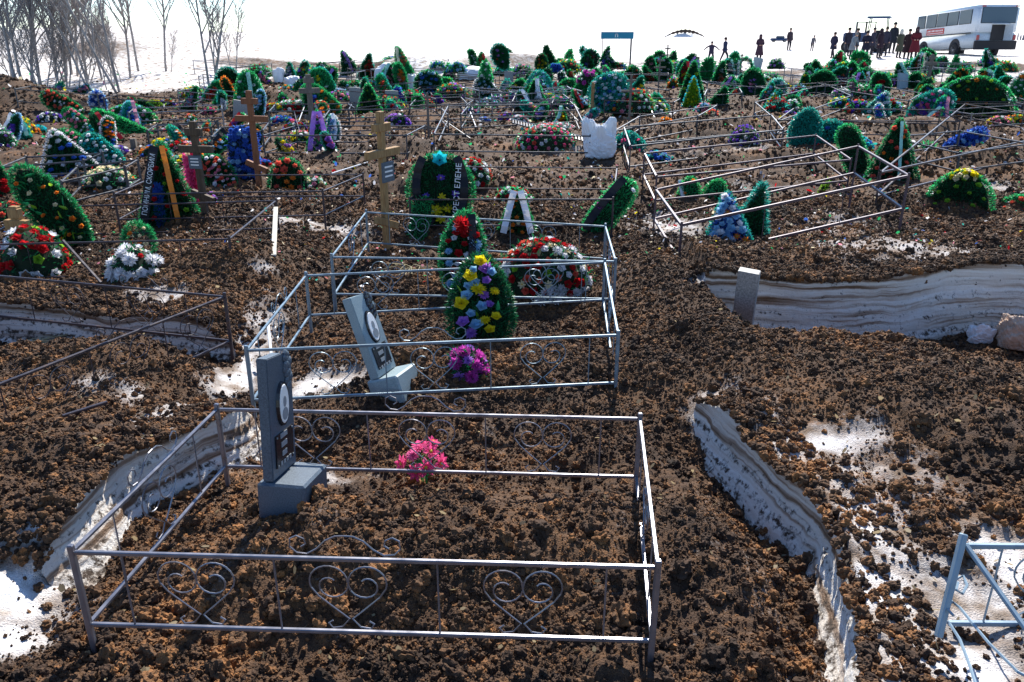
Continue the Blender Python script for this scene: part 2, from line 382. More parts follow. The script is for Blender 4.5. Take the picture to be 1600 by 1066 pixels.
# ------------------------------------------------------------------ the ground sheet
_prep()
def grid():
    ys = [1.15]
    while ys[-1] < 62: ys.append(ys[-1]*1.0049+.0012)
    while ys[-1] < 4000: ys.append(ys[-1]*1.09)
    ys = np.array(ys); NX = 820
    t = np.linspace(-1, 1, NX); t = np.sign(t)*(np.abs(t)*.72+.28*np.abs(t)**3)
    hw = 1.6+.80*ys+np.where(ys > 60, (ys-60)*.6, 0)
    X = t[None, :]*hw[:, None]; Y = np.repeat(ys[:, None], NX, 1)
    return X, Y
X, Y = grid()
Z, SN = H(X.ravel(), Y.ravel())
NYg, NXg = X.shape
idx = np.arange(NYg*NXg).reshape(NYg, NXg)
Fq = np.stack([idx[:-1,:-1], idx[:-1,1:], idx[1:,1:], idx[1:,:-1]], -1).reshape(-1, 4)
me = np_mesh('ground', np.stack([X.ravel(), Y.ravel(), Z], 1), Fq, M_SOIL, False)
sm = np.ones(len(me.polygons), bool); me.polygons.foreach_set('use_smooth', sm)
at = me.attributes.new('snow', 'FLOAT', 'POINT'); at.data.foreach_set('value', np.clip(snow_raw(X.ravel(), Y.ravel()), 0, 2).astype(np.float32))
link('ground', me, kind='structure')
# low skirt of ground behind and around the camera
mb = MB(); mb.add([(-60,-40,-.12),(60,-40,-.12),(60,1.5,-.12),(-60,1.5,-.12)], [(0,1,2,3)]); mb.build('ground_behind', M_SOIL, kind='structure')

def snow_wall(P, zt, zb, side, name='snow_wall', over=.14, seed=0):
    pts = [Vector((*p, 0)) for p in P]; S = []
    for a, b in zip(pts[:-1], pts[1:]):
        n = max(2, int((b-a).length/.014))
        S += [a.lerp(b, i/n) for i in range(n)]
    S.append(pts[-1])
    # smooth the polyline
    A = np.array([(p.x, p.y) for p in S])
    for _ in range(60): A[1:-1] = .5*A[1:-1]+.25*(A[:-2]+A[2:])
    T = np.gradient(A, axis=0); T /= np.linalg.norm(T, axis=1)[:, None]
    N = np.stack([-T[:,1], T[:,0]], 1)*side          # towards the open side
    s = np.concatenate([[0], np.cumsum(np.linalg.norm(np.diff(A, axis=0), axis=1))])
    ztv = H(A[:,0]-N[:,0]*.09, A[:,1]-N[:,1]*.09)[0]
    for _ in range(14): ztv[1:-1] = .5*ztv[1:-1]+.25*(ztv[:-2]+ztv[2:])
    zt = ztv-.006+.022*fbm(s*5, s*0+2., 61+seed, 3)
    nv = 46; zs = np.linspace(0, 1, nv); V = np.zeros((len(A), nv+8, 3))
    for j in range(nv+8):
        if j < nv:
            f = zs[j]; z = zb+(zt-zb)*f
            led = .014*fbm(s*.35+9, z*24, 80+seed, 3)+.028*fbm(s*2.0, z*2.0, 84+seed, 3)+.016*fbm(s*12, z*13, 88+seed, 4)
            o = .035*(1-f)+led*(1-.75*f**4)+.17*(1-f)**2.2
            if f > .93: o = o-.035*((f-.93)/.07)**2
        else:
            k = (j-nv+1)/8; z = zb+(zt-zb)+.0-.14*k+.015*fbm(s*9, s*0+k*3, 91+seed, 2); o = -.035-over*k+.012*fbm(s*8, s*0+k*4, 95+seed, 2)
        V[:, j, 0] = A[:,0]+N[:,0]*o; V[:, j, 1] = A[:,1]+N[:,1]*o; V[:, j, 2] = z
    n0, n1 = V.shape[:2]; id_ = np.arange(n0*n1).reshape(n0, n1)
    f = np.stack([id_[:-1,:-1], id_[1:,:-1], id_[1:,1:], id_[:-1,1:]], -1).reshape(-1, 4)
    if side < 0: f = f[:, ::-1]
    return link(name, np_mesh(name, V.reshape(-1, 3), f, M_STRATA, True), kind='structure')
snow_wall(RT, .245, -.16, 1, over=.03, seed=1)
snow_wall(LT[2:], .235, -.12, -1, over=.03, seed=2)
snow_wall(PW, .415, -.30, -1, over=.03, seed=3)
snow_wall(BW, .245, -.12, -1, over=.03, seed=4)

# ------------------------------------------------------------------ loose clods of soil (uncountable)
def clods(name, n, y0, y1, s0, s1, sub, seed, edges=None):
    r = np.random.RandomState(seed)
    y = np.exp(r.uniform(np.log(y0), np.log(y1), n*2)) if y1/y0 > 3 else r.uniform(y0, y1, n*2)
    x = r.uniform(-1, 1, n*2)*(.82*y+1.2)
    sn = snow_raw(x, y); keep = (r.rand(n*2) > np.clip((sn-.22)*2.6, 0, .96)) & (vn(x*2.2, y*2.2, 7+seed) > r.rand(n*2)*(.85 if s1 > .02 else .45))
    x, y = x[keep][:n], y[keep][:n]
    if edges:
        ex_ = []
        for P, sd_, dens in edges:
            A = np.array(P); L = np.concatenate([[0], np.cumsum(np.linalg.norm(np.diff(A, axis=0), axis=1))]); k = int(L[-1]*dens); u = r.rand(k)*L[-1]
            px_, py_ = np.interp(u, L, A[:,0]), np.interp(u, L, A[:,1]); T = np.stack([np.interp(u, L, np.gradient(A[:,0])), np.interp(u, L, np.gradient(A[:,1]))], 1); T /= np.linalg.norm(T, axis=1)[:,None]
            o = (.045-.33*r.rand(k)**1.5)*sd_; g_ = vn(u*2.3, u*0+3., 5) > r.rand(k)*.7; ob = np.where(o*sd_ > -.1, -.1*sd_, o); ex_.append(np.stack([px_-T[:,1]*o, py_+T[:,0]*o, px_-T[:,1]*ob, py_+T[:,0]*ob], 1)[g_])
        e_ = np.concatenate(ex_); x, y = e_[:,0], e_[:,1]
    z, _ = H(x, y) if not edges else H(e_[:,2], e_[:,3]); s = (s0+(s1-s0)*r.rand(len(x))**3.6)*np.clip((y/9.)**.6, .8, 2)
    v = np.stack([x, y, z+s*.28], 1)
    me = bpy.data.meshes.new(name); me.vertices.add(len(v)); me.vertices.foreach_set('co', v.astype(np.float32).ravel())
    a = me.attributes.new('scl', 'FLOAT_VECTOR', 'POINT'); a.data.foreach_set('vector', (s[:,None]*r.uniform(.7, 1.3, (len(s), 3))).astype(np.float32).ravel())
    a = me.attributes.new('rot', 'FLOAT_VECTOR', 'POINT'); a.data.foreach_set('vector', r.uniform(0, 6.28, (len(s), 3)).astype(np.float32).ravel())
    me.materials.append(M_CLOD)
    o = link(name, me, kind='stuff')
    g = bpy.data.node_groups.new(name, 'GeometryNodeTree')
    g.interface.new_socket('Geometry', in_out='INPUT', socket_type='NodeSocketGeometry'); g.interface.new_socket('Geometry', in_out='OUTPUT', socket_type='NodeSocketGeometry')
    N = g.nodes.new; gi = N('NodeGroupInput'); go = N('NodeGroupOutput')
    ico = N('GeometryNodeMeshIcoSphere'); ico.inputs['Radius'].default_value = 1; ico.inputs['Subdivisions'].default_value = sub
    noi = N('ShaderNodeTexNoise'); noi.inputs['Scale'].default_value = 1.5; noi.inputs['Detail'].default_value = 3
    off = N('ShaderNodeVectorMath'); off.operation = 'ADD'; off.inputs[1].default_value = (seed*3.1, seed, 0); pos = N('GeometryNodeInputPosition')
    g.links.new(pos.outputs[0], off.inputs[0]); g.links.new(off.outputs[0], noi.inputs['Vector'])
    ma = N('ShaderNodeMath'); ma.operation = 'MULTIPLY_ADD'; ma.inputs[1].default_value = 2.2; ma.inputs[2].default_value = -.2
    g.links.new(noi.outputs[0], ma.inputs[0])
    sc = N('ShaderNodeVectorMath'); sc.operation = 'SCALE'; g.links.new(pos.outputs[0], sc.inputs[0]); g.links.new(ma.outputs[0], sc.inputs['Scale'])
    sp = N('GeometryNodeSetPosition'); g.links.new(ico.outputs['Mesh'], sp.inputs[0]); g.links.new(sc.outputs[0], sp.inputs['Position'])
    st = N('GeometryNodeSetMaterial'); st.inputs['Material'].default_value = M_CLOD; g.links.new(sp.outputs[0], st.inputs[0])
    ip = N('GeometryNodeInstanceOnPoints'); g.links.new(gi.outputs[0], ip.inputs['Points']); g.links.new(st.outputs[0], ip.inputs['Instance'])
    for nm, sock in (('rot', 'Rotation'), ('scl', 'Scale')):
        na = N('GeometryNodeInputNamedAttribute'); na.data_type = 'FLOAT_VECTOR'; na.inputs['Name'].default_value = nm
        g.links.new(na.outputs[0], ip.inputs[sock])
    g.links.new(ip.outputs[0], go.inputs[0])
    o.modifiers.new('clods', 'NODES').node_group = g
clods('soil_clods', 38000, 1.3, 13, .009, .036, 3, 1)
clods('soil_crumbs', 205000, 1.3, 12, .004, .012, 2, 2)
clods('soil_clods', 2000, 1.3, 14, .022, .065, 4, 3)
clods('soil_crumbs', 170000, 4.2, 12, .006, .016, 2, 6)
clods('soil_clods', 110000, 5, 34, .008, .030, 2, 4)
clods('soil_clods', 0, 1.3, 8, .006, .034, 3, 5, [(RT, 1, 1100), (LT[2:], -1, 1300), (PW, -1, 1200), (BW, -1, 900)])
# ------------------------------------------------------------------ metal paints, wood, stone
def paint(name, col, rough=.38, noise=.15, metal=.0, rust=None):
    m, t, p = newmat(name, rough, .5); p.inputs['Metallic'].default_value = metal
    tc = node(t, 'ShaderNodeTexCoord'); n = node(t, 'ShaderNodeTexNoise'); n.inputs['Scale'].default_value = 14; n.inputs['Detail'].default_value = 6
    t.links.new(tc.outputs['Object'], n.inputs['Vector'])
    st = [(.3, [c*(1-noise) for c in col]), (.62, [c*(1+noise) for c in col])]
    if rust: st += [(.70, rust)]
    r = ramp(t, st); t.links.new(n.outputs['Fac'], r.inputs[0]); t.links.new(r.outputs[0], p.inputs['Base Color'])
    rr = ramp(t, [(.3, (rough*.8,)*3), (.7, (min(1, rough*1.35),)*3)]); t.links.new(n.outputs['Fac'], rr.inputs[0]); t.links.new(rr.outputs[0], p.inputs['Roughness'])
    bump(t, p, n.outputs['Fac'], .0015, .5)
    return m
M_SILVER = paint('silver_paint', (.20,.20,.225), .30, .15, .6)
M_BLUEGREY = paint('blue_grey_paint', (.17,.24,.29), .36, .12, .35)
M_LIGHTBLUE = paint('pale_blue_paint', (.22,.30,.36), .42, .1, .15)
M_DARK = paint('dark_brown_paint', (.045,.036,.042), .36, .2, .2, (.10,.05,.03))
M_PURPLE = paint('purple_brown_paint', (.065,.045,.058), .42, .2, .25)
M_GREYM = paint('grey_paint', (.055,.06,.07), .4, .3, .4)
def wood(name, a, b, sc=6):
    m, t, p = newmat(name, .7, .2); tc = node(t, 'ShaderNodeTexCoord'); mp = node(t, 'ShaderNodeMapping'); mp.inputs['Scale'].default_value = (sc*3, sc*3, sc*.35)
    n = node(t, 'ShaderNodeTexNoise'); n.inputs['Scale'].default_value = 3; n.inputs['Detail'].default_value = 7; n.inputs['Distortion'].default_value = .8
    t.links.new(tc.outputs['Object'], mp.inputs[0]); t.links.new(mp.outputs[0], n.inputs['Vector'])
    r = ramp(t, [(.3, a), (.68, b)]); t.links.new(n.outputs['Fac'], r.inputs[0]); t.links.new(r.outputs[0], p.inputs['Base Color']); bump(t, p, n.outputs['Fac'], .003, .6)
    return m
M_WOOD = wood('yellow_varnished_wood', (.21,.115,.045), (.38,.235,.10)); M_WOODR = wood('red_brown_wood', (.15,.06,.03), (.26,.11,.05)); M_WOODG = wood('weathered_wood', (.10,.085,.07), (.20,.17,.14)); M_WOODD = wood('dark_wood', (.05,.035,.025), (.11,.075,.045))
def speckle(name, a, b, rough=.45, sc=160):
    m, t, p = newmat(name, rough, .45); tc = node(t, 'ShaderNodeTexCoord')
    n = node(t, 'ShaderNodeTexNoise'); n.inputs['Scale'].default_value = sc; n.inputs['Detail'].default_value = 3
    n2 = node(t, 'ShaderNodeTexNoise'); n2.inputs['Scale'].default_value = 5; n2.inputs['Detail'].default_value = 5
    for q in (n, n2): t.links.new(tc.outputs['Object'], q.inputs['Vector'])
    r = ramp(t, [(.38, a), (.62, b)]); t.links.new(n.outputs['Fac'], r.inputs[0])
    hs = node(t, 'ShaderNodeHueSaturation'); mr = node(t, 'ShaderNodeMapRange'); mr.inputs['To Min'].default_value = .75; mr.inputs['To Max'].default_value = 1.2
    t.links.new(n2.outputs['Fac'], mr.inputs['Value']); t.links.new(mr.outputs[0], hs.inputs['Value']); t.links.new(r.outputs[0], hs.inputs['Color']); t.links.new(hs.outputs[0], p.inputs['Base Color'])
    bump(t, p, n.outputs['Fac'], .001, .6)
    return m
M_STONE = speckle('blue_grey_speckled_paint', (.045,.066,.09), (.085,.115,.15)); M_STONE2 = speckle('pale_grey_speckled_paint', (.20,.27,.30), (.28,.36,.38)); M_STONE3 = speckle('grey_stone', (.20,.20,.20), (.34,.34,.33), .6, 60)
M_BLACK = solid('black_enamel', (.012,.012,.016), .25, .5); M_WHITE = solid('white_enamel', (.75,.75,.74), .3, .5); M_GOLDT = solid('gold_print', (.55,.42,.18), .35, .5, .6)
M_PLATE = solid('grey_print', (.22,.24,.26), .4)

# ------------------------------------------------------------------ wrought scroll work in a panel plane (u along, w up)
def arc(cx, cy, r, a0, a1, n=9): return [(cx+r*cos(a0+(a1-a0)*i/n), cy+r*sin(a0+(a1-a0)*i/n)) for i in range(n+1)]
def spiral(cx, cy, r0, r1, a0, a1, n=12): return [(cx+(r0+(r1-r0)*i/n)*cos(a0+(a1-a0)*i/n), cy+(r0+(r1-r0)*i/n)*sin(a0+(a1-a0)*i/n)) for i in range(n+1)]
def heart_half(h, w):
    """right half of a heart of forged bar: foot curl, straight flank, lobe, inner curl"""
    p = arc(.20*w, .075*h, .075*h, pi*.75, -pi*.5-.9, 7)[::-1]          # small foot curl
    p = [(.24*w, .14*h), (.30*w, .10*h), (.25*w, .03*h), (.12*w, .05*h), (0.02*w, .17*h)]
    p += [(.22*w, .34*h), (.40*w, .50*h)]
    R_ = .25*w; cx, cy = .25*w, .70*h
    p += spiral(cx, cy, R_*1.0, R_*.98, -.35, pi*1.0, 12)
    p += spiral(cx-.02*w, cy-.04*h, R_*.92, R_*.34, pi*1.0, pi*2.7, 14)
    return p
def panel_pt(a, b, u, w, t=0):
    """a,b: top-corner vectors; u metres along from a; w metres below the top (negative = above)"""
    d = (b-a); d2 = d/d.length; return a+d2*u+Vector((0,0,-w))
def scroll(mb, pts, org, dirv, z0, r, mirror=False):
    mb.tube([org+dirv*((-x if mirror else x))+Vector((0,0,z0+y)) for x, y in pts], r, 5)
def fence(label, corners, mat, sides, gap=.35, rail=.0175, post=.024, ext=.07, group='grave fences', ground_drop=.3, detail=True, name='grave_fence', posts=(0,1,2,3)):
    """corners: four top corners (front left, front right, back right, back left); sides: {index: (hearts, rods, crown position or None)}"""
    cs = [Vector(c) for c in corners]; base = sum(cs, Vector())/4; base.z = min(float(macro(np.array([c.x]), np.array([c.y]))[0]) for c in cs)
    t = thing(name, label, 'grave fence', base, group=group)
    L = [c-base for c in cs]
    for i in posts:
        g = float(macro(np.array([cs[i].x]), np.array([cs[i].y]))[0])-base.z
        m = MB(); m.bar(L[i]+Vector((0,0,-gap-ground_drop)) if g > L[i].z-gap-.05 else Vector((L[i].x, L[i].y, g-.12)), L[i]+Vector((0,0,.035)), post, post, (0,1,0), .004); m.build('post', mat, t)
    for i, (hearts, rods, crown) in sides.items():
        a, b = L[i], L[(i+1)%4]; d = (b-a); ln = d.length; dv = d/ln
        for k in (0, gap):
            m = MB(); m.bar(a+dv*post*.5+Vector((0,0,-k)), b-dv*post*.5+Vector((0,0,-k)), rail, rail, (0,0,1), .0035); m.build('rail', mat, t)
        if not detail: continue
        for f in rods:
            o = a+dv*ln*f; m = MB(); m.tube([o+Vector((0,0,-rail/2)), o+Vector((0,0,-gap+rail/2))], .0042, 5); m.build('rod', mat, t)
        hh = gap-rail; w = hh*.92
        for f in hearts:
            o = a+dv*ln*f; m = MB(); hp = heart_half(hh, w)
            for mi in (0, 1): scroll(m, hp, o, dv, -gap+rail/2, .0036, mi)
            m.build('heart_scroll', mat, t)
        if crown is not None:
            o = a+dv*ln*crown; m = MB(); s = gap/.35
            half = [(.0, .098*s), (.035*s, .096*s), (.075*s, .075*s), (.11*s, .038*s), (.15*s, .013*s), (.19*s, .018*s), (.215*s, .045*s), (.212*s, .08*s), (.185*s, .095*s), (.158*s, .082*s), (.152*s, .058*s), (.17*s, .045*s)]
            for mi in (0, 1): scroll(m, half, o, dv, rail/2, .0036, mi)
            m.build('crown_scroll', mat, t)
    return t
def cor(l, h=.5):
    r = []
    for q in l:
        if len(q) == 3: r.append(plane(q[0], q[1], q[2]))
        else: r.append(ground(q[0], q[1], h))
    return r
fence('silver painted fence with forged hearts round the nearest grave', cor([(112,863,.5),(1028,887,.5),(1000,655,.5),(339,640,.5)]), M_SILVER,
      {0: ([.21,.475,.775],[.35,.63,.915,.085],.475), 1: ([.5],[.2,.8],None), 2: ([.225,.50,.775],[.09,.36,.64,.91],.50), 3: ([.5],[.22,.78],.5)}, group=None)
fence('blue grey fence round the grave with the tilted pale headstone', cor([(385,548,.5),(966,524,.5),(945,410,.5),(478,431,.5)]), M_BLUEGREY,
      {0: ([.22,.49,.79],[.36,.645,.92,.08],.49), 1: ([.5],[.2,.8],None), 2: ([.22,.5,.78],[.08,.36,.64,.92],None), 3: ([.55],[.22,.85],.5)}, group=None)
fence('blue grey fence enclosing the grave with the tall yellow cross', cor([(518,402,.5),(962,409,.5),(946,354,.5),(572,332,.5)]), M_BLUEGREY,
      {0: ([.2,.48,.76],[.34,.62,.9],None), 1: ([.5],[.2,.8],None), 2: ([.25,.5,.78],[.1,.38,.64,.9],None), 3: ([.5],[.2],None)}, group=None)
c4 = [plane(-55,622,.5), plane(351,464,.52), plane(60,432,.52), plane(-330,500,.5)]
fence('dark brown fence with its corner leaning over a snowy pit on the left', [c4[0], c4[1], plane(-40,428,.52), plane(-420,520,.5)], M_DARK,
      {0: ([.25,.55,.85],[.1,.4,.7],.55), 1: ([.3,.62],[.15,.46,.78],.3)}, gap=.36, posts=(1,2,3), group=None)
fence('dark fence round the grave with white flowers and small arch', cor([(-40,383,.55),(358,374,.55),(431,314,.55),(60,324,.55)]), M_DARK,
      {0: ([],[.2,.5,.8],None), 1: ([],[.5],None), 2: ([],[.3,.6],None), 3: ([],[],None)}, gap=.33, group='dark tube fences')
fence('dark fence behind the red brown cross and blue wreath', cor([(178,304),(504,299),(567,273),(245,275)], .5), M_DARK,
      {0: ([],[.25,.5,.75],None), 1: ([],[.5],None), 2: ([],[.3,.6],None), 3: ([],[],None)}, gap=.3, group='dark tube fences')
fence('grey fence with scrolls behind the top of the yellow cross', cor([(411,212),(635,212),(664,197),(462,197)], .5), M_GREYM,
      {0: ([.15,.38,.62,.85],[.26,.5,.74],.5), 1: ([.5],[.2,.8],None), 2: ([.3,.7],[.5],None), 3: ([.5],[],None)}, gap=.34, rail=.026, group=None)
fence('dark fence round the flower pile and the white sack', cor([(678,210),(922,213),(897,163),(700,166)], .5), M_GREYM,
      {0: ([],[.5],None), 1: ([],[],None), 2: ([],[.5],None), 3: ([],[],None)}, gap=.32, rail=.026, detail=True, group='dark tube fences')
fence('brown fence behind the ribboned oval wreath and white tent wreath', cor([(640,312),(958,312),(964,263),(700,261)], .5), M_DARK,
      {0: ([],[.3,.65],None), 1: ([],[],None), 2: ([],[.4,.7],None), 3: ([],[],None)}, gap=.32, group='dark tube fences')
fence('tilted purple brown fence behind the snow pit', [plane(1065,352,.6), plane(1420,275,.95), plane(1341,229,.95), plane(1025,297,.6)], M_PURPLE,
      {0: ([],[.35,.7],None), 1: ([],[.5],None), 2: ([],[.5],None), 3: ([],[],None)}, gap=.36, rail=.028, group=None)
fence('purple brown fence just behind the tilted one', cor([(1026,277),(1330,250),(1275,212),(1007,240)], .55), M_PURPLE,
      {0: ([],[.5],None), 1: ([],[],None), 2: ([],[],None), 3: ([],[],None)}, gap=.33, rail=.028, group=None)
fence('grey fence with ringed scroll panel near the purple flowers', cor([(985,229),(1224,203),(1205,180),(975,199)], .5), M_GREYM,
      {0: ([.1,.23,.36,.49,.62,.75,.88],[],None), 1: ([],[],None), 2: ([.2,.4,.6,.8],[],None), 3: ([.5],[],None)}, gap=.36, rail=.028, group=None)
fence('dark fence at the right edge beside the spreading green arch', cor([(1376,270),(1640,212),(1600,178),(1508,163)], .5), M_DARK,
      {0: ([],[.4,.7],None), 1: ([],[],None), 2: ([],[],None), 3: ([],[.5],None)}, gap=.33, rail=.028, group='dark tube fences')
fence('dark fence with one end hidden behind the flowered triangle wreath', cor([(1215,188),(1500,190),(1470,172),(1240,170)], .5), M_DARK,
      {0: ([],[.5],None), 1: ([],[],None), 2: ([],[],None), 3: ([],[],None)}, gap=.3, rail=.026, group='dark tube fences')
# pale blue fence lying tipped at the lower right corner
bl = fence('pale blue fence tipped over at the lower right corner', [plane(1506,853,.61), plane(1506,853,.61)+Vector((1.5,.02,-.03)), Vector((3.1,3.2,.5)), Vector((1.9,3.2,.5))], M_LIGHTBLUE,
      {0: ([.25,.6],[.1,.43,.8],None)}, gap=.36, rail=.02, group=None, posts=(1,))
m = MB(); b0 = bl.location
m.bar(plane(1466,996,.32)-b0, plane(1506,834,.66)-b0, .025, .025, (0,1,0), .004); m.build('post', M_LIGHTBLUE, bl)
m = MB(); m.bar(plane(1508,850,.62)-b0, plane(1640,1035,.42)-b0, .020, .014, (0,0,1), .003); m.build('brace', M_LIGHTBLUE, bl)
m = MB(); m.tube([plane(x, y, .42)-b0 for x, y in [(1490,962),(1478,950),(1488,940),(1500,950),(1520,975),(1545,1005),(1590,1050),(1640,1075)]], .0055, 5); m.build('scroll', M_LIGHTBLUE, bl)
m = MB(); m.tube([plane(x, y, .45)-b0 for x, y in [(1494,905),(1505,900),(1511,915),(1504,928),(1494,922),(1497,910)]], .0055, 5); m.build('scroll', M_LIGHTBLUE, bl)
m = MB(); m.tube([plane(x, y, .40)-b0 for x, y in [(1484,975),(1500,1000),(1515,1040),(1528,1080)]], .0055, 5); m.build('scroll', M_LIGHTBLUE, bl)
# plain fences among the far graves
FARF = [((505,186),(700,180),(690,170),(515,172),'thin grey fence before the tall green triangle wreath'),((720,180),(905,172),(890,158),(735,162),'thin grey fence in front of the leaning pink wreath'),
 ((800,160),(890,155),(880,148),(805,150),'short grey fence between the far green arches'),((960,205),(1090,182),(1120,165),(1000,182),'thin fence around the orange flowers and blue edged wreath'),
 ((1180,160),(1215,190),(1330,150),(1290,132),'thin grey fence beside the red bunch'),((0,262),(130,252),(160,240),(40,246),'thin grey fence below the yellow bunch'),
 ((95,285),(195,262),(215,250),(120,262),'bent grey fence over the cream flower pile'),((330,215),(410,205),(420,192),(345,200),'pale fence by the dark cross'),
 ((1310,140),(1420,158),(1440,146),(1345,130),'thin grey fence below the tilted grey slab'),((420,175),(545,172),(550,162),(430,164),'thin grey fence by the red and white flower bed'),
 ((640,166),(730,162),(720,152),(650,155),'thin fence below the round blue wreath'),((1390,215),(1500,240),(1610,225),(1500,205),'dark fence by the blue leaning strip'),
 ((1100,150),(1160,146),(1155,138),(1105,140),'low fence under the far twin green tents'),((230,205),(330,200),(340,190),(245,195),'thin fence behind the brown pillar stone')]
for a, b, c, d, lb in FARF:
    fence(lb, cor([a, b, c, d], .45), M_GREYM, {0: ([],[.5],None), 1: ([],[],None), 2: ([],[.5],None), 3: ([],[],None)}, gap=.3, rail=.026, post=.034, group='thin grey fences')

# more thin fences in the crowded rows, each round its own grave
fq = random.Random(5); LMF = [(40,'the yellow and orange bunch'),(200,'the brown pillar stone'),(322,'the dark cross'),(406,'the red brown cross'),(490,'the grey wooden cross'),(600,'the yellow cross top'),(760,'the tall green wreath'),(860,'the black grille'),(925,'the purple chrysanthemums'),(1081,'the blue edged tent wreath'),(1215,'the red gladiolus bunch'),(1320,'the rounded arch'),(1448,'the pale cross'),(1530,'the wide green arch')]
seen = set()
for i in range(90):
    px = fq.uniform(20, 1590); py = fq.choice([118,124,130,138,148,160,175,190,205,222]) + fq.uniform(-3, 3)
    if (px < 330 and py < 165) or (980 < px < 1420 and py > 195) or (560 < px < 980 and py > 215): continue
    p = ground(px, py); a = fq.uniform(-.35, .35); w, d_ = fq.uniform(1.8, 2.4), fq.uniform(1.2, 1.7); ti = fq.uniform(-.10, .10); ca, sa = cos(a), sin(a)
    if py > 170 and not fq.random() < .6: continue
    col = fq.choice([('dark',M_DARK),('grey',M_GREYM),('dull silver',M_SILVER)]); lx, lm = min(LMF, key=lambda l: abs(l[0]-px)); side = 'left of' if px < lx else 'right of'
    dist = 'farthest rows' if py < 128 else ('far rows' if py < 142 else ('middle rows' if py < 165 else 'nearer rows'))
    lb = f"{'tilted ' if abs(ti) > .05 else 'level '}{col[0]} fence in the {dist}, {side} {lm}"
    if lb in seen: continue
    seen.add(lb); cs = []
    for u, v in ((-w/2,0),(w/2,0),(w/2,d_),(-w/2,d_)):
        x, y = p.x+u*ca-v*sa, p.y+u*sa+v*ca; cs.append(Vector((x, y, p.z+.5+ti*u)))
    fence(lb, cs, col[1], {0: ([],[.5],None), 1: ([],[],None), 2: ([],[.5],None), 3: ([],[],None)}, gap=.32, rail=.024, post=.03, group='thin fences in the crowded rows')

# ------------------------------------------------------------------ headstones
def oval(mb, cx, cy, cz, rx, rz, x0, x1, n=20):
    v = [(x0, cy+rx*cos(2*pi*i/n), cz+rz*sin(2*pi*i/n)) for i in range(n)]+[(x1, cy+rx*.94*cos(2*pi*i/n), cz+rz*.95*sin(2*pi*i/n)) for i in range(n)]
    mb.add(v, [tuple(range(n))[::-1], tuple(range(n, 2*n))]+[(i, (i+1)%n, n+(i+1)%n, n+i) for i in range(n)])
def headstone(label, loc, rot, mat, h=.72, w=.28, th=.06, slab=True, slant=.05, extras=True, group=None):
    t = thing('headstone', label, 'headstone', loc, rot, group)
    z0 = .12 if slab else -.15
    bm = bmesh.new()
    pr = [(-w/2, z0), (w/2, z0), (w/2, h+z0-slant), (w*.1, h+z0-slant*.25), (-w/2, h+z0)]
    vs = [bm.verts.new((x, y, z)) for x in (0, th) for y, z in pr]; n = len(pr)
    bm.faces.new(vs[:n][::-1]); bm.faces.new(vs[n:])
    for i in range(n): bm.faces.new((vs[i], vs[(i+1)%n], vs[n+(i+1)%n], vs[n+i]))
    bmesh.ops.recalc_face_normals(bm, faces=bm.faces); bmesh.ops.bevel(bm, geom=list(bm.edges), offset=.004, segments=2, affect='EDGES')
    me = bpy.data.meshes.new('pillar'); bm.to_mesh(me); bm.free(); me.materials.append(mat); link('pillar', me, t)
    if slab:
        m = MB(); m.box((.095, 0, .015), (.25, w+.03, .20), None, .012); m.build('slab', mat, t)
    if extras:
        m = MB(); oval(m, 0, 0, z0+h*.58, .062, .118, th, th+.014); fr = m.build('portrait_frame', M_BLACK, t)
        m = MB(); oval(m, 0, 0, z0+h*.58, .05, .102, th+.0145, th+.018); m.build('portrait', M_WHITE, fr)
        m = MB(); oval(m, .005, .0, z0+h*.60, .018, .03, th+.0185, th+.0195, 10); oval(m, .0, .0, z0+h*.50, .034, .034, th+.0185, th+.0193, 10); m.build('portrait_print', M_PLATE, fr)
        m = MB(); m.box((th+.004, 0, z0+h*.22), (.008, w*.72, h*.27)); pl = m.build('plaque', M_BLACK, t)
        m = MB()
        for k, zz in enumerate((.07, .022, -.026)): m.box((th+.0095, -.012, z0+h*.22+zz), (.003, .075-.012*k, .026))
        for k in range(4): m.box((th+.0095, -.05+.033*k, z0+h*.22-.072), (.003, .02, .02))
        for yy in (-1, 1):
            for zz in (-1, 1): m.box((th+.0095, yy*w*.32, z0+h*.22+zz*h*.118), (.003, .009, .009))
        m.build('plaque_print', M_PLATE, pl)
        m = MB(); r = random.Random(3)       # moulded spray of roses on the upper far corner
        for k in range(16):
            q = k/15; cy = w*.30+r.uniform(-.03, .03); cz = z0+h*(.96-.27*q)+r.uniform(-.01, .01); s = .018+.012*r.random()
            m.lathe([(s, -s*.2), (s*.95, s*.35), (s*.5, s*.65), (s*.1, s*.7)], 7, (0,0,0))
            nv = 4*7
            for i in range(len(m.v)-nv, len(m.v)): x, y, z = m.v[i]; m.v[i] = (th+z*.8, cy+x, cz+y)
        m.build('rose_relief', M_BLACK if mat is M_STONE2 else mat, t)
    return t
p = plane(410, 790, .20); headstone('dark blue grey headstone with oval portrait on the nearest grave', (p.x+.03, p.y+.14, .19), (R(-7), R(0), R(-9)), M_STONE, .63, .27, .055, group=None)
p = plane(598, 597, .15); headstone('pale grey headstone tilted sideways in the second grave', (p.x, p.y+.07, .06), (R(-2), R(-19), R(-20)), M_STONE2, .58, .25, .07, group=None)
p = plane(1163, 500, .12); headstone('grey slab standing aslant at the end of the snow pit', (p.x-.02, p.y, .10), (R(4), R(-15), R(62)), M_STONE3, .64, .17, .075, slab=False, slant=0, extras=False)
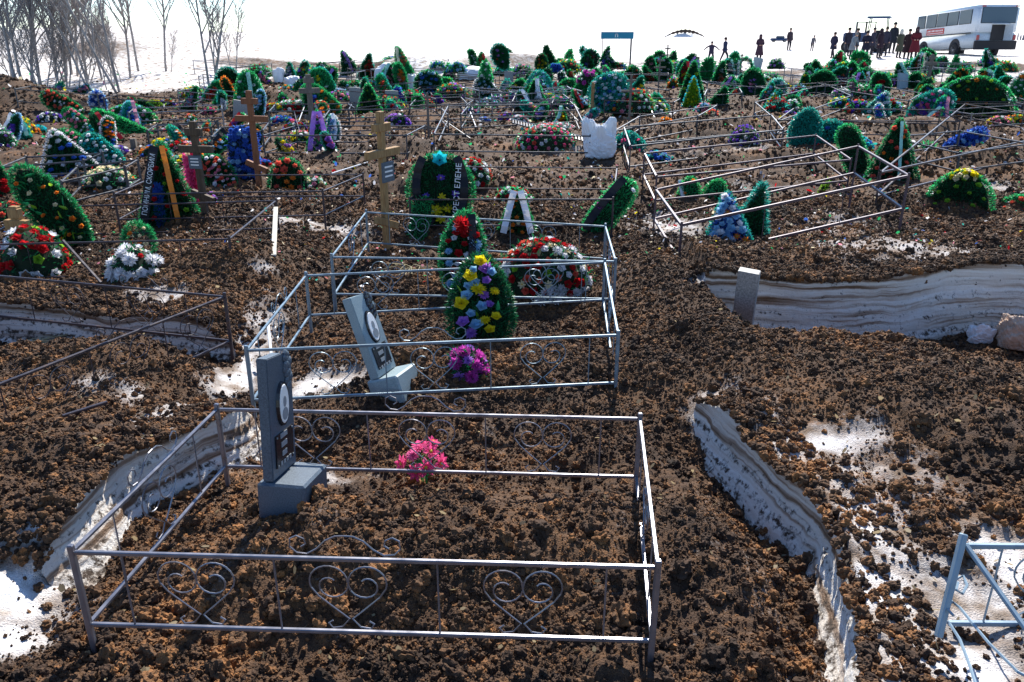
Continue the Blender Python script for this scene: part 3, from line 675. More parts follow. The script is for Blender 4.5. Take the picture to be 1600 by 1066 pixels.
for px, py, h, w, rz, mat, lb in [(207,237,.42,.28,.3,M_WOODG,'weathered brown pillar stone with small oval wreath'),(377,192,.75,.42,-1.4,M_STONE3,'square grey headstone before the big striped green arch'),
    (1408,140,.75,.5,-1.1,M_STONE2,'pale grey slab tilted backwards by the far cross'),(1181,108,.75,.5,-1.5,M_STONE2,'pale headstone standing before the standing mourner'),
    (1118,125,.8,.5,-1.5,M_STONE3,'grey headstone under the child with outstretched arms'),(613,170,.7,.4,-1.3,M_STONE3,'grey pillar headstone right of a green triangle wreath'),
    (795,138,.8,.35,-1.5,M_STONE3,'narrow grey headstone behind the far left flowers'),(1142,200,.5,.35,-1.2,M_STONE,'small dark headstone by the coral flowers'),(1086,110,.8,.3,-1.4,M_WOODG,'thin grey post stone among far wreaths'),(556,165,.7,.35,-1.4,M_STONE3,'grey headstone behind the leaning orange wreath')]:
    p = ground(px, py); t = headstone(lb, p, (R(-8) if h == .75 else 0, R(-14) if px == 1408 else 0, rz), mat, h, w, .1, False, .03, False, 'far headstones')

# ------------------------------------------------------------------ orthodox crosses
def cross(label, px, py, hpx, mat, rz=0., roll=0., lean=0., plaque=True, ang=.35, w=.085, group='wooden crosses', slant=True):
    p = ground(px, py); h = hpx*depth(p)/F/cos(math.atan2(CAMZ-p.z-.6, p.y))
    t = thing('grave_cross', label, 'cross', p-Vector((0,0,.05)), (R(lean), R(roll), rz), group)
    m = MB(); m.box((0,0,h/2-.1), (w, w*.75, h+.2), None, .006); m.build('upright', mat, t)
    k = w*.68
    m = MB(); m.box((0,-k*.15,h*.90), (h*.17, k*1.2, w*1.05), None, .005); m.build('title_bar', mat, t)
    m = MB(); m.box((0,-k*.15,h*.735), (h*.35, k*1.2, w*1.05), None, .005); m.build('crossbar', mat, t)
    if slant:
        m = MB(); m.box((0,-k*.15,h*.27), (h*.24, k*1.2, w*1.0), Euler((0, ang, 0)).to_matrix(), .005); m.build('slanted_bar', mat, t)
    if plaque:
        m = MB(); m.box((.0,-k-.012,h*.615), (h*.13, .02, h*.13), None, .003); pl = m.build('plaque', M_STONE, t)
        m = MB()
        for q in range(3): m.box((.0,-k-.0235,h*(.65-.03*q)), (h*.085, .003, h*.011))
        m.build('plaque_print', M_WHITE, pl)
    return t
cross('tall yellow wooden cross with dark plaque inside the blue grey fence', 606, 402, 222, M_WOOD, R(63), R(3), R(2), w=.082, group=None)
cross('red brown wooden cross beside the tall blue wreath', 406, 297, 152, M_WOODR, R(-14), R(2.5), 0, False, w=.085, group=None)
cross('dark wooden cross beside the pink flower column', 322, 342, 152, M_WOODD, R(-10), 0, 0, True, w=.08, group=None)
cross('grey wooden cross behind the scroll fence', 489, 208, 90, M_WOODG, R(30), 0, 0, False, w=.12, group=None)
cross('light wooden cross rising out of the red flower pile', 44, 420, 104, M_WOOD, R(-10), 0, 0, False, w=.09, group=None, slant=False)
cross('pale grey cross near the bus and the tilted slab', 1448, 138, 52, M_WOODG, R(5), 0, 0, False, w=.12, group=None, slant=False)
cross('thin pale cross under the purple and green arch wreath', 925, 178, 50, M_WOOD, R(80), R(2), 0, False, w=.10, group=None)
for px, py, h, lb in [(756,125,30,'thin far cross behind the tall green wreath'),(944,135,32,'thin far cross behind the purple arch'),(1040,128,56,'thin pale cross standing on the snow line'),(1028,150,60,'thin pole cross beside the far striped wreath'),(562,130,28,'thin cross before the white sky'),(711,135,30,'thin cross behind the green bunch'),(982,210,92,'thin brown post cross by the white sack'),(670,215,70,'brown post cross right of the scroll fence'),(1157,112,28,'thin dark cross on the far green tents')]:
    cross(lb, px, py, h, M_WOODG, .4, 0, 0, False, w=.05, group='thin far crosses', slant=h > 50)
# ------------------------------------------------------------------ petals, tinsel, ribbons
def obj_color_mat(name, trans=.35, rough=.55, var=.25, noise=.0):
    m, t, p = newmat(name, rough, .25); oi = node(t, 'ShaderNodeObjectInfo'); hs = node(t, 'ShaderNodeHueSaturation')
    g = node(t, 'ShaderNodeNewGeometry'); mr = node(t, 'ShaderNodeMapRange'); mr.inputs['To Min'].default_value = 1-var; mr.inputs['To Max'].default_value = 1+var
    t.links.new(g.outputs['Random Per Island'], mr.inputs['Value']); t.links.new(mr.outputs[0], hs.inputs['Value']); t.links.new(oi.outputs['Color'], hs.inputs['Color'])
    t.links.new(hs.outputs[0], p.inputs['Base Color'])
    tr = node(t, 'ShaderNodeBsdfTranslucent'); t.links.new(hs.outputs[0], tr.inputs[0]); mx = node(t, 'ShaderNodeMixShader'); mx.inputs[0].default_value = trans
    out = t.nodes['Material Output']; t.links.new(p.outputs[0], mx.inputs[1]); t.links.new(tr.outputs[0], mx.inputs[2]); t.links.new(mx.outputs[0], out.inputs[0])
    return m
M_PETAL = obj_color_mat('cloth_petal', .52, .6, .18); M_TINSEL = obj_color_mat('tinsel_needles', .45, .35, .55); M_LEAF = obj_color_mat('plastic_leaf', .45, .35, .35)
M_CLOTH = obj_color_mat('ribbon_cloth', .12, .45, .0); M_HEART = solid('yellow_flower_heart', (.55,.38,.05), .8)
M_BACK = solid('dark_wreath_backing', (.010,.022,.010), .9)
COL = dict(red=(.50,.015,.02), white=(.78,.78,.80), yellow=(.80,.66,.02), pink=(.80,.10,.28), rose=(.78,.30,.38), rosy=(.86,.20,.42), lilac=(.45,.20,.66), blue=(.05,.15,.55), sky=(.30,.55,.74), orange=(.80,.24,.03), coral=(.75,.13,.08),
    teal=(.03,.40,.32), green=(.03,.35,.12), dark=(.013,.12,.045), lime=(.26,.50,.04), cream=(.82,.72,.48), purple=(.18,.08,.55), magenta=(.55,.07,.42), black=(.012,.012,.016), straw=(.34,.27,.16), bright=(.05,.50,.17), cyan=(.02,.50,.58), paleteal=(.30,.60,.52))
def petal(mb, ang, tilt, ln, wd, r0=.03, z0=0, cup=.0):
    ca, sa = cos(ang), sin(ang); ct, st = cos(tilt), sin(tilt)
    def P(r, s, k=0):   # r along petal, s sideways
        x = r0+r*ct-k*st; z = z0+r*st+k*ct
        return (x*ca-s*sa, x*sa+s*ca, z)
    mb.add([P(0, -wd*.18), P(0, wd*.18), P(ln*.62, -wd/2, .05*ln+cup), P(ln*.6, 0, -.04*ln), P(ln*.62, wd/2, .05*ln+cup), P(ln, 0, cup*1.2+.03*ln)], [(0,3,2),(0,1,3),(1,4,3),(2,3,5),(3,4,5)])
def flower_mesh(kind, seed=0):
    r = random.Random(seed); m = MB()
    if kind == 'mum':
        for n, ln, tl, wd in ((12,.47,.05,.17),(11,.42,.40,.16),(9,.33,.75,.14),(6,.22,1.15,.12)):
            o = r.random()*6
            for i in range(n): petal(m, o+2*pi*i/n+r.uniform(-.1,.1), tl+r.uniform(-.1,.1), ln*r.uniform(.9,1.06), wd)
    elif kind == 'rose':
        for n, ln, tl, wd, cu in ((5,.46,.25,.42,.04),(5,.38,.70,.38,.02),(4,.30,1.05,.30,0),(3,.22,1.3,.22,0)):
            o = r.random()*6
            for i in range(n): petal(m, o+2*pi*i/n, tl+r.uniform(-.1,.1), ln, wd, .03, 0, cu)
    elif kind == 'star':
        for i in range(7): petal(m, 2*pi*i/7+r.uniform(-.1,.1), .25+r.uniform(-.15,.15), .47, .22)
        for i in range(5): petal(m, 2*pi*i/5, .7, .30, .18)
        m.cur = 1; m.lathe([(.09,.03),(.08,.10),(.03,.13)], 6)
    elif kind == 'puff':
        for n, ln, tl, wd in ((10,.42,-.35,.2),(13,.48,.0,.18),(13,.48,.35,.18),(10,.46,.7,.17),(6,.42,1.1,.15)):
            o = r.random()*6
            for i in range(n): petal(m, o+2*pi*i/n+r.uniform(-.15,.15), tl+r.uniform(-.12,.12), ln*r.uniform(.9,1.05), wd)
    elif kind == 'bell':
        for n, ln, tl, wd in ((6,.45,.55,.3),(5,.33,1.0,.25)):
            for i in range(n): petal(m, 2*pi*i/n+n, tl, ln, wd, .05)
    return m
FM = {k: [flower_mesh(k, s) for s in range(3)] for k in ('mum','rose','star','puff','bell')}
FME = {k: [x.mesh(k+'_petals', [M_PETAL, M_HEART]) for x in v] for k, v in FM.items()}
def leaf_mesh():
    m = MB(); m.add([(0,0,0),(-.18,.35,.05),(0,.4,-.03),(.18,.35,.05),(-.10,.75,.04),(0,.78,-.02),(.10,.75,.04),(0,1,-.03)], [(0,2,1),(0,3,2),(1,2,5,4),(2,3,6,5),(4,5,7),(5,6,7)]); return m
LEAF = leaf_mesh(); LEAFM = LEAF.mesh('leaf', M_LEAF)
def needles(P, D, L, Wd, seed=0):
    """thin folded blades: P origin, D unit direction, L length, Wd width"""
    r = np.random.RandomState(seed); n = len(P); Q = r.normal(size=(n,3)); S = np.cross(D, Q); S /= np.linalg.norm(S, axis=1)[:,None]+1e-9
    L = np.asarray(L)[:,None]; Wd = np.asarray(Wd)[:,None]
    V = np.stack([P-S*Wd*.35, P+S*Wd*.35, P+D*L*.6+S*Wd*.5, P+D*L, P+D*L*.6-S*Wd*.5], 1).reshape(-1, 3)
    b = np.arange(n)[:,None]*5
    F_ = np.concatenate([b+np.array([[0,1,2]]), b+np.array([[0,2,4]]), b+np.array([[4,2,3]])], 0)
    return V, F_
def unit(a): return a/(np.linalg.norm(a, axis=-1, keepdims=True)+1e-9)
def halfw(kind, s):
    s = np.clip(s, 0, 1)
    if kind == 'tear': f = np.sqrt(np.clip(s+.04, 0, 9))*(1-s)**.62; return f/.63
    if kind == 'egg': return np.sqrt(np.clip(1-(2*np.clip(s,0,1)**.72-1)**2, 0, 1))*(1-.25*s)/.86
    if kind == 'tent': return (1-s)**.85*.93+.03*(s < .98)
    if kind == 'arch': return np.sqrt(np.clip(1-s*s, 0, 1))
    if kind == 'strip': return np.clip(np.sqrt(np.clip(1-(2*s-1)**4, 0, 1)), 0, 1)
    return np.sqrt(np.clip(1-(2*s-1)**2, 0, 1))
def rise(px, py, h):      # how much the lower edge of something at this pixel is foreshortened by looking down
    p = ground(px, py); return p
NW = [0]
def put_flower(parent, kind, pos, nrm, dia, col, seed, name='flower'):
    q = Vector(nrm).to_track_quat('Z', 'Y') @ Quaternion((0,0,1), (seed*1.7) % 6.28)
    o = link(name, FME[kind][seed % 3], parent, pos, q.to_euler(), COL[col] if isinstance(col, str) else col); o.scale = (dia, dia, dia); return o
def joined_flowers(parent, items, name='flowers'):
    """small far blooms: one part per colour"""
    by = {}
    for kind, pos, nrm, dia, col, seed in items: by.setdefault(col, []).append((kind, pos, nrm, dia, seed))
    for col, l in by.items():
        m = MB()
        for kind, pos, nrm, dia, seed in l:
            q = Vector(nrm).to_track_quat('Z', 'Y').to_matrix(); f = FM['bell' if kind in ('mum','puff','rose') else kind][seed % 3]
            m.add([q @ Vector(v)*dia*1.15+Vector(pos) for v in f.v], f.f)
        m.build(name, [M_PETAL, M_HEART], parent, color=COL[col], kind='stuff')
def spread(n, r, ok, cand=14):
    pts = []
    for i in range(n):
        best = None
        for k in range(cand):
            c = ok(r)
            d = min([(c[0]-p[0])**2+(c[1]-p[1])**2 for p in pts] or [9])
            if best is None or d > best[0]: best = (d, c)
        pts.append(best[1])
    return pts
def bfont_text(txt, size, mat, parent, loc, rot, ext=.0015):
    cu = bpy.data.curves.new('ribbon_text', 'FONT'); cu.body = txt; cu.size = size; cu.extrude = ext; cu.resolution_u = 2; cu.align_y = 'CENTER'
    to = bpy.data.objects.new('tmp', cu); C.objects.link(to); dg = bpy.context.evaluated_depsgraph_get()
    me = bpy.data.meshes.new_from_object(to.evaluated_get(dg)); bpy.data.objects.remove(to); me.materials.clear(); me.materials.append(mat)
    return link('ribbon_lettering', me, parent, loc, rot)
def wreath(kind, cx, base, wpx, hpx, label, fringe='green', fill='dark', flowers=(), lean=12, yaw=0, roll=0, ribbons=(), fs=.085, group=None, border=True, at=None, open_=False, leaves=0, cat='wreath', name='grave_wreath', pattern=None, dens=1., sink=.02, fluff=1.):
    NW[0] += 1; sd = NW[0]; r = random.Random(sd*13+5); q = np.random.RandomState(sd)
    p = ground(cx, base) if at is None else Vector(at)
    d = depth(p); phi = math.atan2(CAMZ-p.z, p.y)
    w = wpx*d/F; h = hpx*d/F/cos(phi-R(lean))
    t = thing(name, label, cat, p-Vector((0,0,sink)), (0,0,0), group)
    t.rotation_euler = (Matrix.Rotation(-math.atan2(p.x, p.y)*.8+R(yaw), 3, 'Z') @ Matrix.Rotation(R(-lean), 3, 'X') @ Matrix.Rotation(R(roll), 3, 'Y')).to_euler()
    px1 = d/796.                                                  # one rendered pixel in metres
    swa = r.uniform(-.3, .3)*w if group else 0; swb = r.uniform(.8, 2.2)
    sway = lambda z: swa*np.sin(np.asarray(z)/h*swb*1.6)
    # backing panel
    n = 14; s = np.linspace(0, 1, n); hw = halfw(kind, s)*w/2*.86
    poly = [(float(-hw[i]), float(s[i]*h*.97)) for i in range(n)]+[(float(hw[i]), float(s[i]*h*.97)) for i in range(n-1, -1, -1)]
    pl = [poly[0]]
    for a in poly[1:]:
        if abs(a[0]-pl[-1][0])+abs(a[1]-pl[-1][1]) > 1e-4: pl.append(a)
    pl = [(a+float(sway(b)), b) for a, b in pl]
    if not open_:
        m = MB(); m.prism(pl, -.012, .012); m.build('backing', M_BACK, t)
    # fir filling
    N = int(np.clip(5200*w*h/(max(d, 4)/5)**.7*dens, 110, 3000)); ln = max(.055, 3.2*px1); wd = max(.010, .85*px1)
    S = q.rand(N*3); U = q.uniform(-1, 1, N*3); k = q.rand(N*3) < halfw(kind, S); S, U = S[k][:N], U[k][:N]
    HW = halfw(kind, S)*w/2*.92; dome = .05*(1-(U)**2)
    P = np.stack([U*HW, -.015-dome*q.rand(len(S)), S*h*.96], 1)
    if open_:
        kk = (np.abs(U) > .62) | (S > .72); P = P[kk]
    P[:,0] += sway(P[:,2])
    D = unit(np.stack([U*.5+q.normal(0, .5, len(U)), -.9+q.normal(0, .4, len(U)), .1+q.normal(0, .6, len(U))], 1)[:len(U)])
    if open_: D = D[kk]
    V, F_ = needles(P, D, ln*q.uniform(.6, 1.3, len(P)), np.full(len(P), wd), sd)
    link('fir_filling', np_mesh('fir_filling', V, F_, M_TINSEL), t, color=COL[fill])
    # tinsel border
    if border:
        ss_ = np.linspace(0, 1, 60); e = np.stack([halfw(kind, ss_)*w/2, ss_*h], 1); e = np.concatenate([e*[-1, 1], e[::-1]], 0)
        seg = np.linalg.norm(np.diff(e, axis=0), axis=1); cu = np.concatenate([[0], np.cumsum(seg)]); Lt = cu[-1]
        N = int(np.clip(Lt*1300/(max(d, 4)/5)**.9*dens, 140, 2600)); u = q.rand(N)*Lt
        X_ = np.interp(u, cu, e[:,0]); Z_ = np.interp(u, cu, e[:,1]); a = q.rand(N)*2*pi
        tx = np.gradient(e[:,0]); tz = np.gradient(e[:,1]); ang = np.arctan2(np.interp(u, cu, tz), np.interp(u, cu, tx))
        nx, nz = -np.sin(ang), np.cos(ang)
        D = unit(np.stack([nx*np.cos(a)+q.normal(0,.35,N), np.sin(a), nz*np.cos(a)+q.normal(0,.35,N)], 1)); P = np.stack([X_+sway(Z_), np.zeros(N)-.01, Z_], 1)
        V, F_ = needles(P, D, max(.045, 2.2*px1)*fluff*q.uniform(.7, 1.2, N), np.full(N, max(.006, .75*px1)), sd+1)
        link('tinsel_border', np_mesh('tinsel_border', V, F_, M_TINSEL), t, color=COL[fringe])
    # leaves
    for i in range(leaves):
        s_ = r.uniform(.08, .85); x = r.uniform(-.75, .75)*float(halfw(kind, np.array([s_]))[0])*w/2
        o = link('leaf', LEAFM, t, (x, -.05, s_*h), (r.uniform(.3, 1.4), r.uniform(-.5, .5), r.uniform(0, 6.28)), COL[r.choice(['green','bright','lime'])]); o.scale = (.11,)*3
    # flowers
    items = []
    mul = (1 if pattern else (2.2 if d > 16 else 1.7)); flowers = [(f[0], f[1], int(f[2]*mul+.5) if f[2] > 1 else f[2], *f[3:]) for f in flowers]
    tot = sum(f[2] for f in flowers)
    if tot:
        def ok(rr):
            while 1:
                s_ = rr.uniform(.05, .9); u_ = rr.uniform(-.85, .85)
                if rr.random() < float(halfw(kind, np.array([s_]))[0])+.15: return (u_*float(halfw(kind, np.array([s_]))[0])*w/2*.86, s_*h)
        pts = pattern(w, h) if pattern else spread(tot, r, ok, 2 if group else 14)
        if group:
            c0 = (r.uniform(-.15,.15)*w, r.uniform(.15,.6)*h); kk = r.uniform(.45, .8); pts = [(c0[0]+(a-c0[0])*kk+float(sway(b)), c0[1]+(b-c0[1])*kk) for a, b in pts]
        cl = [(f[0], f[1], f[3] if len(f) > 3 else fs) for f in flowers for _ in range(f[2])]
        if not pattern: r.shuffle(cl)
        for i, ((x, z), (ty, co, dia)) in enumerate(zip(pts, cl)):
            dia = dia*r.uniform(.72, 1.25)
            nrm = (x/w*.8+r.uniform(-.25,.25), -1, .55+r.uniform(-.25,.35))
            items.append((ty, (x, -.075-.03*r.random(), z), nrm, dia, co, r.randrange(99)))
        big = max(i[3] for i in items)*F/d
        if big >= 9:
            for it in items: put_flower(t, *it)
        else: joined_flowers(t, items)
    for rb in ribbons:
        side, co, txt = rb[0], rb[1], rb[2] if len(rb) > 2 else None
        wr = rb[3] if len(rb) > 3 else .07; s0 = rb[4] if len(rb) > 4 else .94
        S = np.linspace(s0, .04, 14); pts = []
        for j, s_ in enumerate(S):
            x = side*float(halfw(kind, np.array([s_*.92]))[0])*w/2*.72; pts.append((x+float(sway(s_*h)), -.12-.015*sin(j*1.3), s_*h))
        m = MB(); m.strip(pts, wr); o = m.build('ribbon', M_CLOTH, t, color=COL[co])
        if txt:
            a = Vector(pts[-2]); b = Vector(pts[1]); dv = (b-a); L_ = dv.length; ang = math.atan2(dv.z, dv.x)
            X_ = dv.normalized(); Y_ = Vector((0,-1,0)).cross(X_)*1; Zn = X_.cross(Y_)
            mt = Matrix((X_, -Y_ if Zn.y > 0 else Y_, Vector((0,-1,0)))).transposed()
            sz = wr*1.0; tx = bfont_text(txt, sz, M_WHITE, o, (0,0,0), (0,0,0)); wd_ = max(tx.dimensions.x, .01) if tx.dimensions.x else L_
            xs = [v.co.x for v in tx.data.vertices]; k = L_*.92/max(max(xs)-min(xs), .01)
            tx.matrix_local = Matrix.Translation(a+X_*L_*.04+Vector((0,-.022,0))) @ mt.to_4x4() @ Matrix.Diagonal((k, min(1.15, max(k, .8)), 1, 1))
    return t
def bunch(cx, base, wpx, hpx, label, flowers, leafcol='green', fs=.09, group=None, name='flower_bunch', cat='flowers', at=None, stalks=False, yaw=0, flat=1., needle=True, fluff=1., sink=.01, up=.35, leaves=0, roll=0):
    NW[0] += 1; sd = NW[0]; r = random.Random(sd*17+3); q = np.random.RandomState(sd+500)
    p = ground(cx, base) if at is None else Vector(at); d = depth(p); phi = math.atan2(CAMZ-p.z, p.y)
    w = wpx*d/F; h = hpx*d/F/cos(phi)*.92; px1 = d/796.
    t = thing(name, label, cat, p-Vector((0,0,sink)), (0, R(roll), -math.atan2(p.x, p.y)*.8+R(yaw)), group)
    dep = min(w, max(h*1.4, w*.6))*flat
    hz = .42*h if stalks else 0
    if needle:
        N = int(np.clip(3600*w*h/(max(d, 4)/5)**.7, 90, 1800)); a = unit(np.abs(q.normal(size=(N,3)))*[1,1,1]*np.sign(q.uniform(-1,1,(N,3))*[1,1,0]+[0,0,1]))
        rad = q.uniform(.55, .98, N)[:,None]; P = a*rad*[w/2, dep/2, (h-hz)*.9]+[0,0,hz]; D = unit(a*.9+q.normal(0,.45,(N,3)))
        V, F_ = needles(P, D, max(.06, 3*px1)*fluff*q.uniform(.6,1.2,N), np.full(N, max(.014, .9*px1)), sd); link('foliage', np_mesh('foliage', V, F_, M_TINSEL), t, color=COL[leafcol])
        m = MB(); m.lathe([(.42*w,0+hz),(.40*w,.35*(h-hz)+hz),(.25*w,.65*(h-hz)+hz),(.05*w,.78*(h-hz)+hz)], 10, (0,0,0), 1, dep/w); m.build('base', M_BACK, t)
    if stalks:
        m = MB()
        for i in range(5): m.tube([(r.uniform(-.01,.01), r.uniform(-.01,.01), -.03), (r.uniform(-.02,.02), 0, hz*.6), (r.uniform(-.2,.2)*w, r.uniform(-.2,.2)*w, h*.7)], .0035, 5)
        m.build('stems', M_LEAF, t, color=COL['green'])
    for i in range(leaves):
        a = r.uniform(0, 6.28); o = link('leaf', LEAFM, t, (cos(a)*.01, sin(a)*.01, hz*r.uniform(.6, 1.1)), (r.uniform(.4, 1.2), 0, a), COL['green']); o.scale = (max(.08, w*.3),)*3
    mul = 1 if stalks else (2.3 if d > 16 else 1.7); items = []; cl = [(f[0], f[1], f[3] if len(f) > 3 else fs) for f in flowers for _ in range(int(f[2]*mul+.5) if f[2] > 1 else f[2])]
    pts = []
    for ty, co, dia in cl:
        best = None
        for k in range(16):
            a = r.uniform(0, 2*pi); z = r.uniform(.08, 1)**(.7 if stalks else 1); rr_ = math.sqrt(1-z*z); v = (cos(a)*rr_, sin(a)*rr_*(1 if sin(a) < 0 else .8), z)
            dd = min([(v[0]-u[0])**2+(v[1]-u[1])**2+(v[2]-u[2])**2 for u in pts] or [9])
            if sin(a) > .5 and z < .3: dd *= .3
            if best is None or dd > best[0]: best = (dd, v)
        pts.append(best[1])
    r.shuffle(cl)
    for v, (ty, co, dia) in zip(pts, cl):
        items.append((ty, (v[0]*w/2*.9*(jt := r.uniform(.7, 1.08) if stalks else 1), v[1]*dep/2*.9*jt, hz+v[2]*(h-hz)*.86*jt), (v[0]+r.uniform(-.2,.2), v[1]*1.0-.15, v[2]+up*.3), dia*r.uniform(.85,1.12), co, r.randrange(99)))
    if items and max(i[3] for i in items)*F/d >= 8:
        for it in items: put_flower(t, *it)
    elif items: joined_flowers(t, items)
    return t
# ------------------------------------------------------------------ wreaths and flowers, near to far
bunch(664, 768, 72, 96, 'pink artificial bouquet stuck in the nearest grave mound', [('star','pink',11,.115),('mum','rosy',3,.095)], fs=.085, stalks=True, needle=False, leaves=9)
bunch(730, 583, 66, 50, 'magenta flower bunch at the foot of the teardrop wreath', [('puff','magenta',7,.11),('mum','lilac',3,.10)], 'dark', up=.2)
def patt(w, h):
    L = [(.5,.94),(.30,.77),(.62,.72),(.78,.60),(.45,.62),(.22,.55),(.56,.56),(.12,.46),(.52,.42),(.66,.44),(.80,.30),(.30,.34),(.58,.26),(.42,.20),(.15,.24),(.30,.12),(.68,.15),(.40,.70),(.24,.66),(.72,.82),(.60,.86),(.36,.84)]
    return [((x-.5)*w*.82, z*h*.95) for x, z in L]
wreath('egg', 752, 535, 94, 142, 'teardrop wreath of yellow, lilac and pale blue flowers leaning in the second grave', 'dark', 'dark',
   [('rose','yellow',2),('rose','lilac',1),('mum','yellow',2),('rose','sky',1),('mum','lilac',1),('rose','yellow',1),('rose','sky',1),('rose','lilac',1),('rose','yellow',1),('rose','sky',1),('mum','yellow',1),('rose','sky',1),('rose','lilac',1),('mum','lilac',1),('rose','yellow',1),('rose','sky',1),('rose','sky',1),('rose','sky',1),('rose','lilac',1),('rose','sky',1)], lean=28, pattern=patt, fs=.115, leaves=12)
wreath('tear', 718, 452, 88, 126, 'wreath of red and pale blue flowers with black ribbon behind the teardrop wreath', 'green', 'dark', [('mum','sky',6,.12),('rose','red',9,.10),('rose','white',3,.09)], lean=22, roll=6, ribbons=[(.6,'black',None,.07)], leaves=8)
bunch(713, 362, 36, 30, 'single large red dahlia on top of the red and blue wreath', [('puff','red',1,.22)], 'dark', at=ground(713, 448)+Vector((0,.12,.50)), needle=False)
bunch(848, 452, 168, 98, 'long bank of red, white and yellow flowers inside the cross fence', [('rose','red',26,.10),('rose','white',12,.10),('rose','coral',8,.09),('star','cream',8,.09),('mum','white',8,.14),('rose','lime',4,.09)], 'dark', flat=.8, leaves=6)
bunch(800, 447, 70, 30, 'white chrysanthemums at the near foot of the flower bank', [('mum','white',7,.16)], 'dark', at=ground(862, 468))
wreath('oval', 690, 352, 102, 112, 'oval wreath with yellow lilies, blue stars and black lettered ribbons', 'green', 'dark', [('bell','cyan',1,.26),('star','purple',1,.13),('star','purple',1,.12),('star','purple',1,.12),('star','yellow',4,.17),('star','cream',2,.12)], lean=14,
   pattern=lambda w, h: [(0,.90*h),(.01*w,.66*h),(-.22*w,.42*h),(.22*w,.44*h),(.02*w,.40*h),(-.08*w,.22*h),(.10*w,.24*h),(0,.10*h),(-.18*w,.20*h),(.1*w,.05*h)], ribbons=[(1,'black','КРЕСТ ЕЛЕНЕ',.10),(-1,'black',None,.10)])
wreath('strip', 650, 380, 34, 80, 'green fir branch propped left of the ribboned oval wreath', 'bright', 'green', [], lean=20, roll=12, border=False, cat='fir branch', name='fir_branch')
bunch(737, 287, 72, 50, 'round bunch of red and white flowers beyond the oval wreath', [('rose','red',14,.10),('rose','white',14,.10),('rose','coral',4,.09)], 'green')
wreath('tent', 808, 366, 64, 72, 'tent wreath with two white ribbons and small orange flowers', 'green', 'dark', [('rose','orange',6,.08),('rose','cream',3,.08)], lean=18, ribbons=[(-1,'white',None,.08),(1,'white',None,.08)])
bunch(800, 303, 62, 26, 'low wreath of white and red flowers behind the tent wreath', [('rose','red',6,.08),('rose','white',8,.08)], 'bright', at=ground(802, 330)+Vector((0,0,.16)))
wreath('strip', 918, 366, 40, 108, 'long green garland with dark ribbon leaning to the right', 'bright', 'green', [('rose','magenta',1,.10),('rose','white',1,.08)], lean=20, roll=38, ribbons=[(-.9,'black',None,.10)])
# left side
bunch(58, 425, 108, 88, 'big pile of red roses and white lilies round the small cross', [('rose','red',16,.12),('bell','white',6,.14),('rose','lime',3,.12)], 'dark', leaves=8)
bunch(16, 350, 62, 44, 'red flower bunch at the left edge above the rose pile', [('rose','red',8,.12),('rose','coral',5,.11)], 'dark')
wreath('oval', 136, 388, 62, 152, 'large leafy green wreath slumped to the left with bronze leaves', 'green', 'dark', [('rose','orange',5,.07),('rose','cream',4,.06)], lean=12, roll=-30, leaves=46, dens=1.1)
bunch(213, 430, 82, 56, 'white chrysanthemums in front of the small round arch', [('puff','white',8,.15),('rose','white',3,.12),('rose','red',1,.06)], 'dark', leaves=5)
wreath('oval', 222, 408, 44, 62, 'small round leafy arch behind the white chrysanthemums', 'green', 'dark', [('rose','cream',3,.05),('rose','orange',3,.05)], lean=8, open_=True)
wreath('tent', 268, 350, 98, 128, 'tall tent wreath with black lettered ribbon and coloured columns', 'green', 'dark', [('rose','red',5,.08),('rose','lime',3,.08)], lean=12, ribbons=[(-1.15,'black','ПОМНИМ, СКОРБИМ',.10),(.35,'orange',None,.06)], fs=.08)
def column(cx, base, hpx, wpx, col, label, n=9, kind='puff', lean=6, roll=0):
    p = ground(cx, base); d = depth(p); h = hpx*d/F; w = wpx*d/F
    t = thing('flower_garland', label, 'garland', p, (R(-lean), R(roll), 0)); m = MB(); m.tube([(0,0,0),(0,0,h)], .02, 6); m.build('stake', M_BACK, t)
    for i in range(n):
        put_flower(t, kind, (0, -.03, (i+.5)/n*h), (rng.uniform(-.3,.3), -1, .2), w*1.1, col, i)
    return t
column(309, 335, 92, 26, 'pink', 'bright pink column of flowers leaning on the dark cross', 8)
column(254, 352, 62, 20, 'blue', 'bright blue flower column at the foot of the tent wreath', 7)
bunch(316, 252, 26, 22, 'orange tipped flowers on top of the pink column', [('bell','orange',3,.12),('bell','cream',2,.10)], 'dark', at=ground(309, 335)+Vector((0.02,.08,.80)), needle=False)
bunch(333, 330, 18, 40, 'small violet and red bunch right of the dark cross', [('rose','lilac',4,.07),('rose','coral',4,.07)], 'dark')
wreath('strip', 386, 282, 52, 88, 'tall wreath packed with blue flowers left of the red brown cross', 'blue', 'blue', [('mum','blue',18,.11),('mum','sky',5,.10)], lean=10, border=False)
wreath('oval', 364, 296, 44, 66, 'leaning wreath of pink and white flowers beside the blue wreath', 'green', 'dark', [('rose','coral',9,.09),('rose','white',6,.09),('rose','rose',5,.09)], lean=20, roll=-36)
wreath('arch', 452, 299, 62, 52, 'round green wreath with vivid orange red flowers', 'green', 'dark', [('bell','coral',5,.14),('bell','orange',3,.13)], lean=14)
bunch(492, 297, 40, 26, 'white and cream flowers right of the orange red wreath', [('rose','white',7,.09),('rose','cream',4,.09),('rose','rose',2,.09)], 'green')
bunch(573, 294, 14, 12, 'single pink rose lying on bare soil', [('rose','rose',2,.10)], 'dark', needle=False)
wreath('tent', 112, 276, 98, 76, 'tent wreath with white fringe and blue flowers', 'white', 'dark', [('rose','blue',5,.12),('rose','white',6,.12)], lean=18, roll=-12)
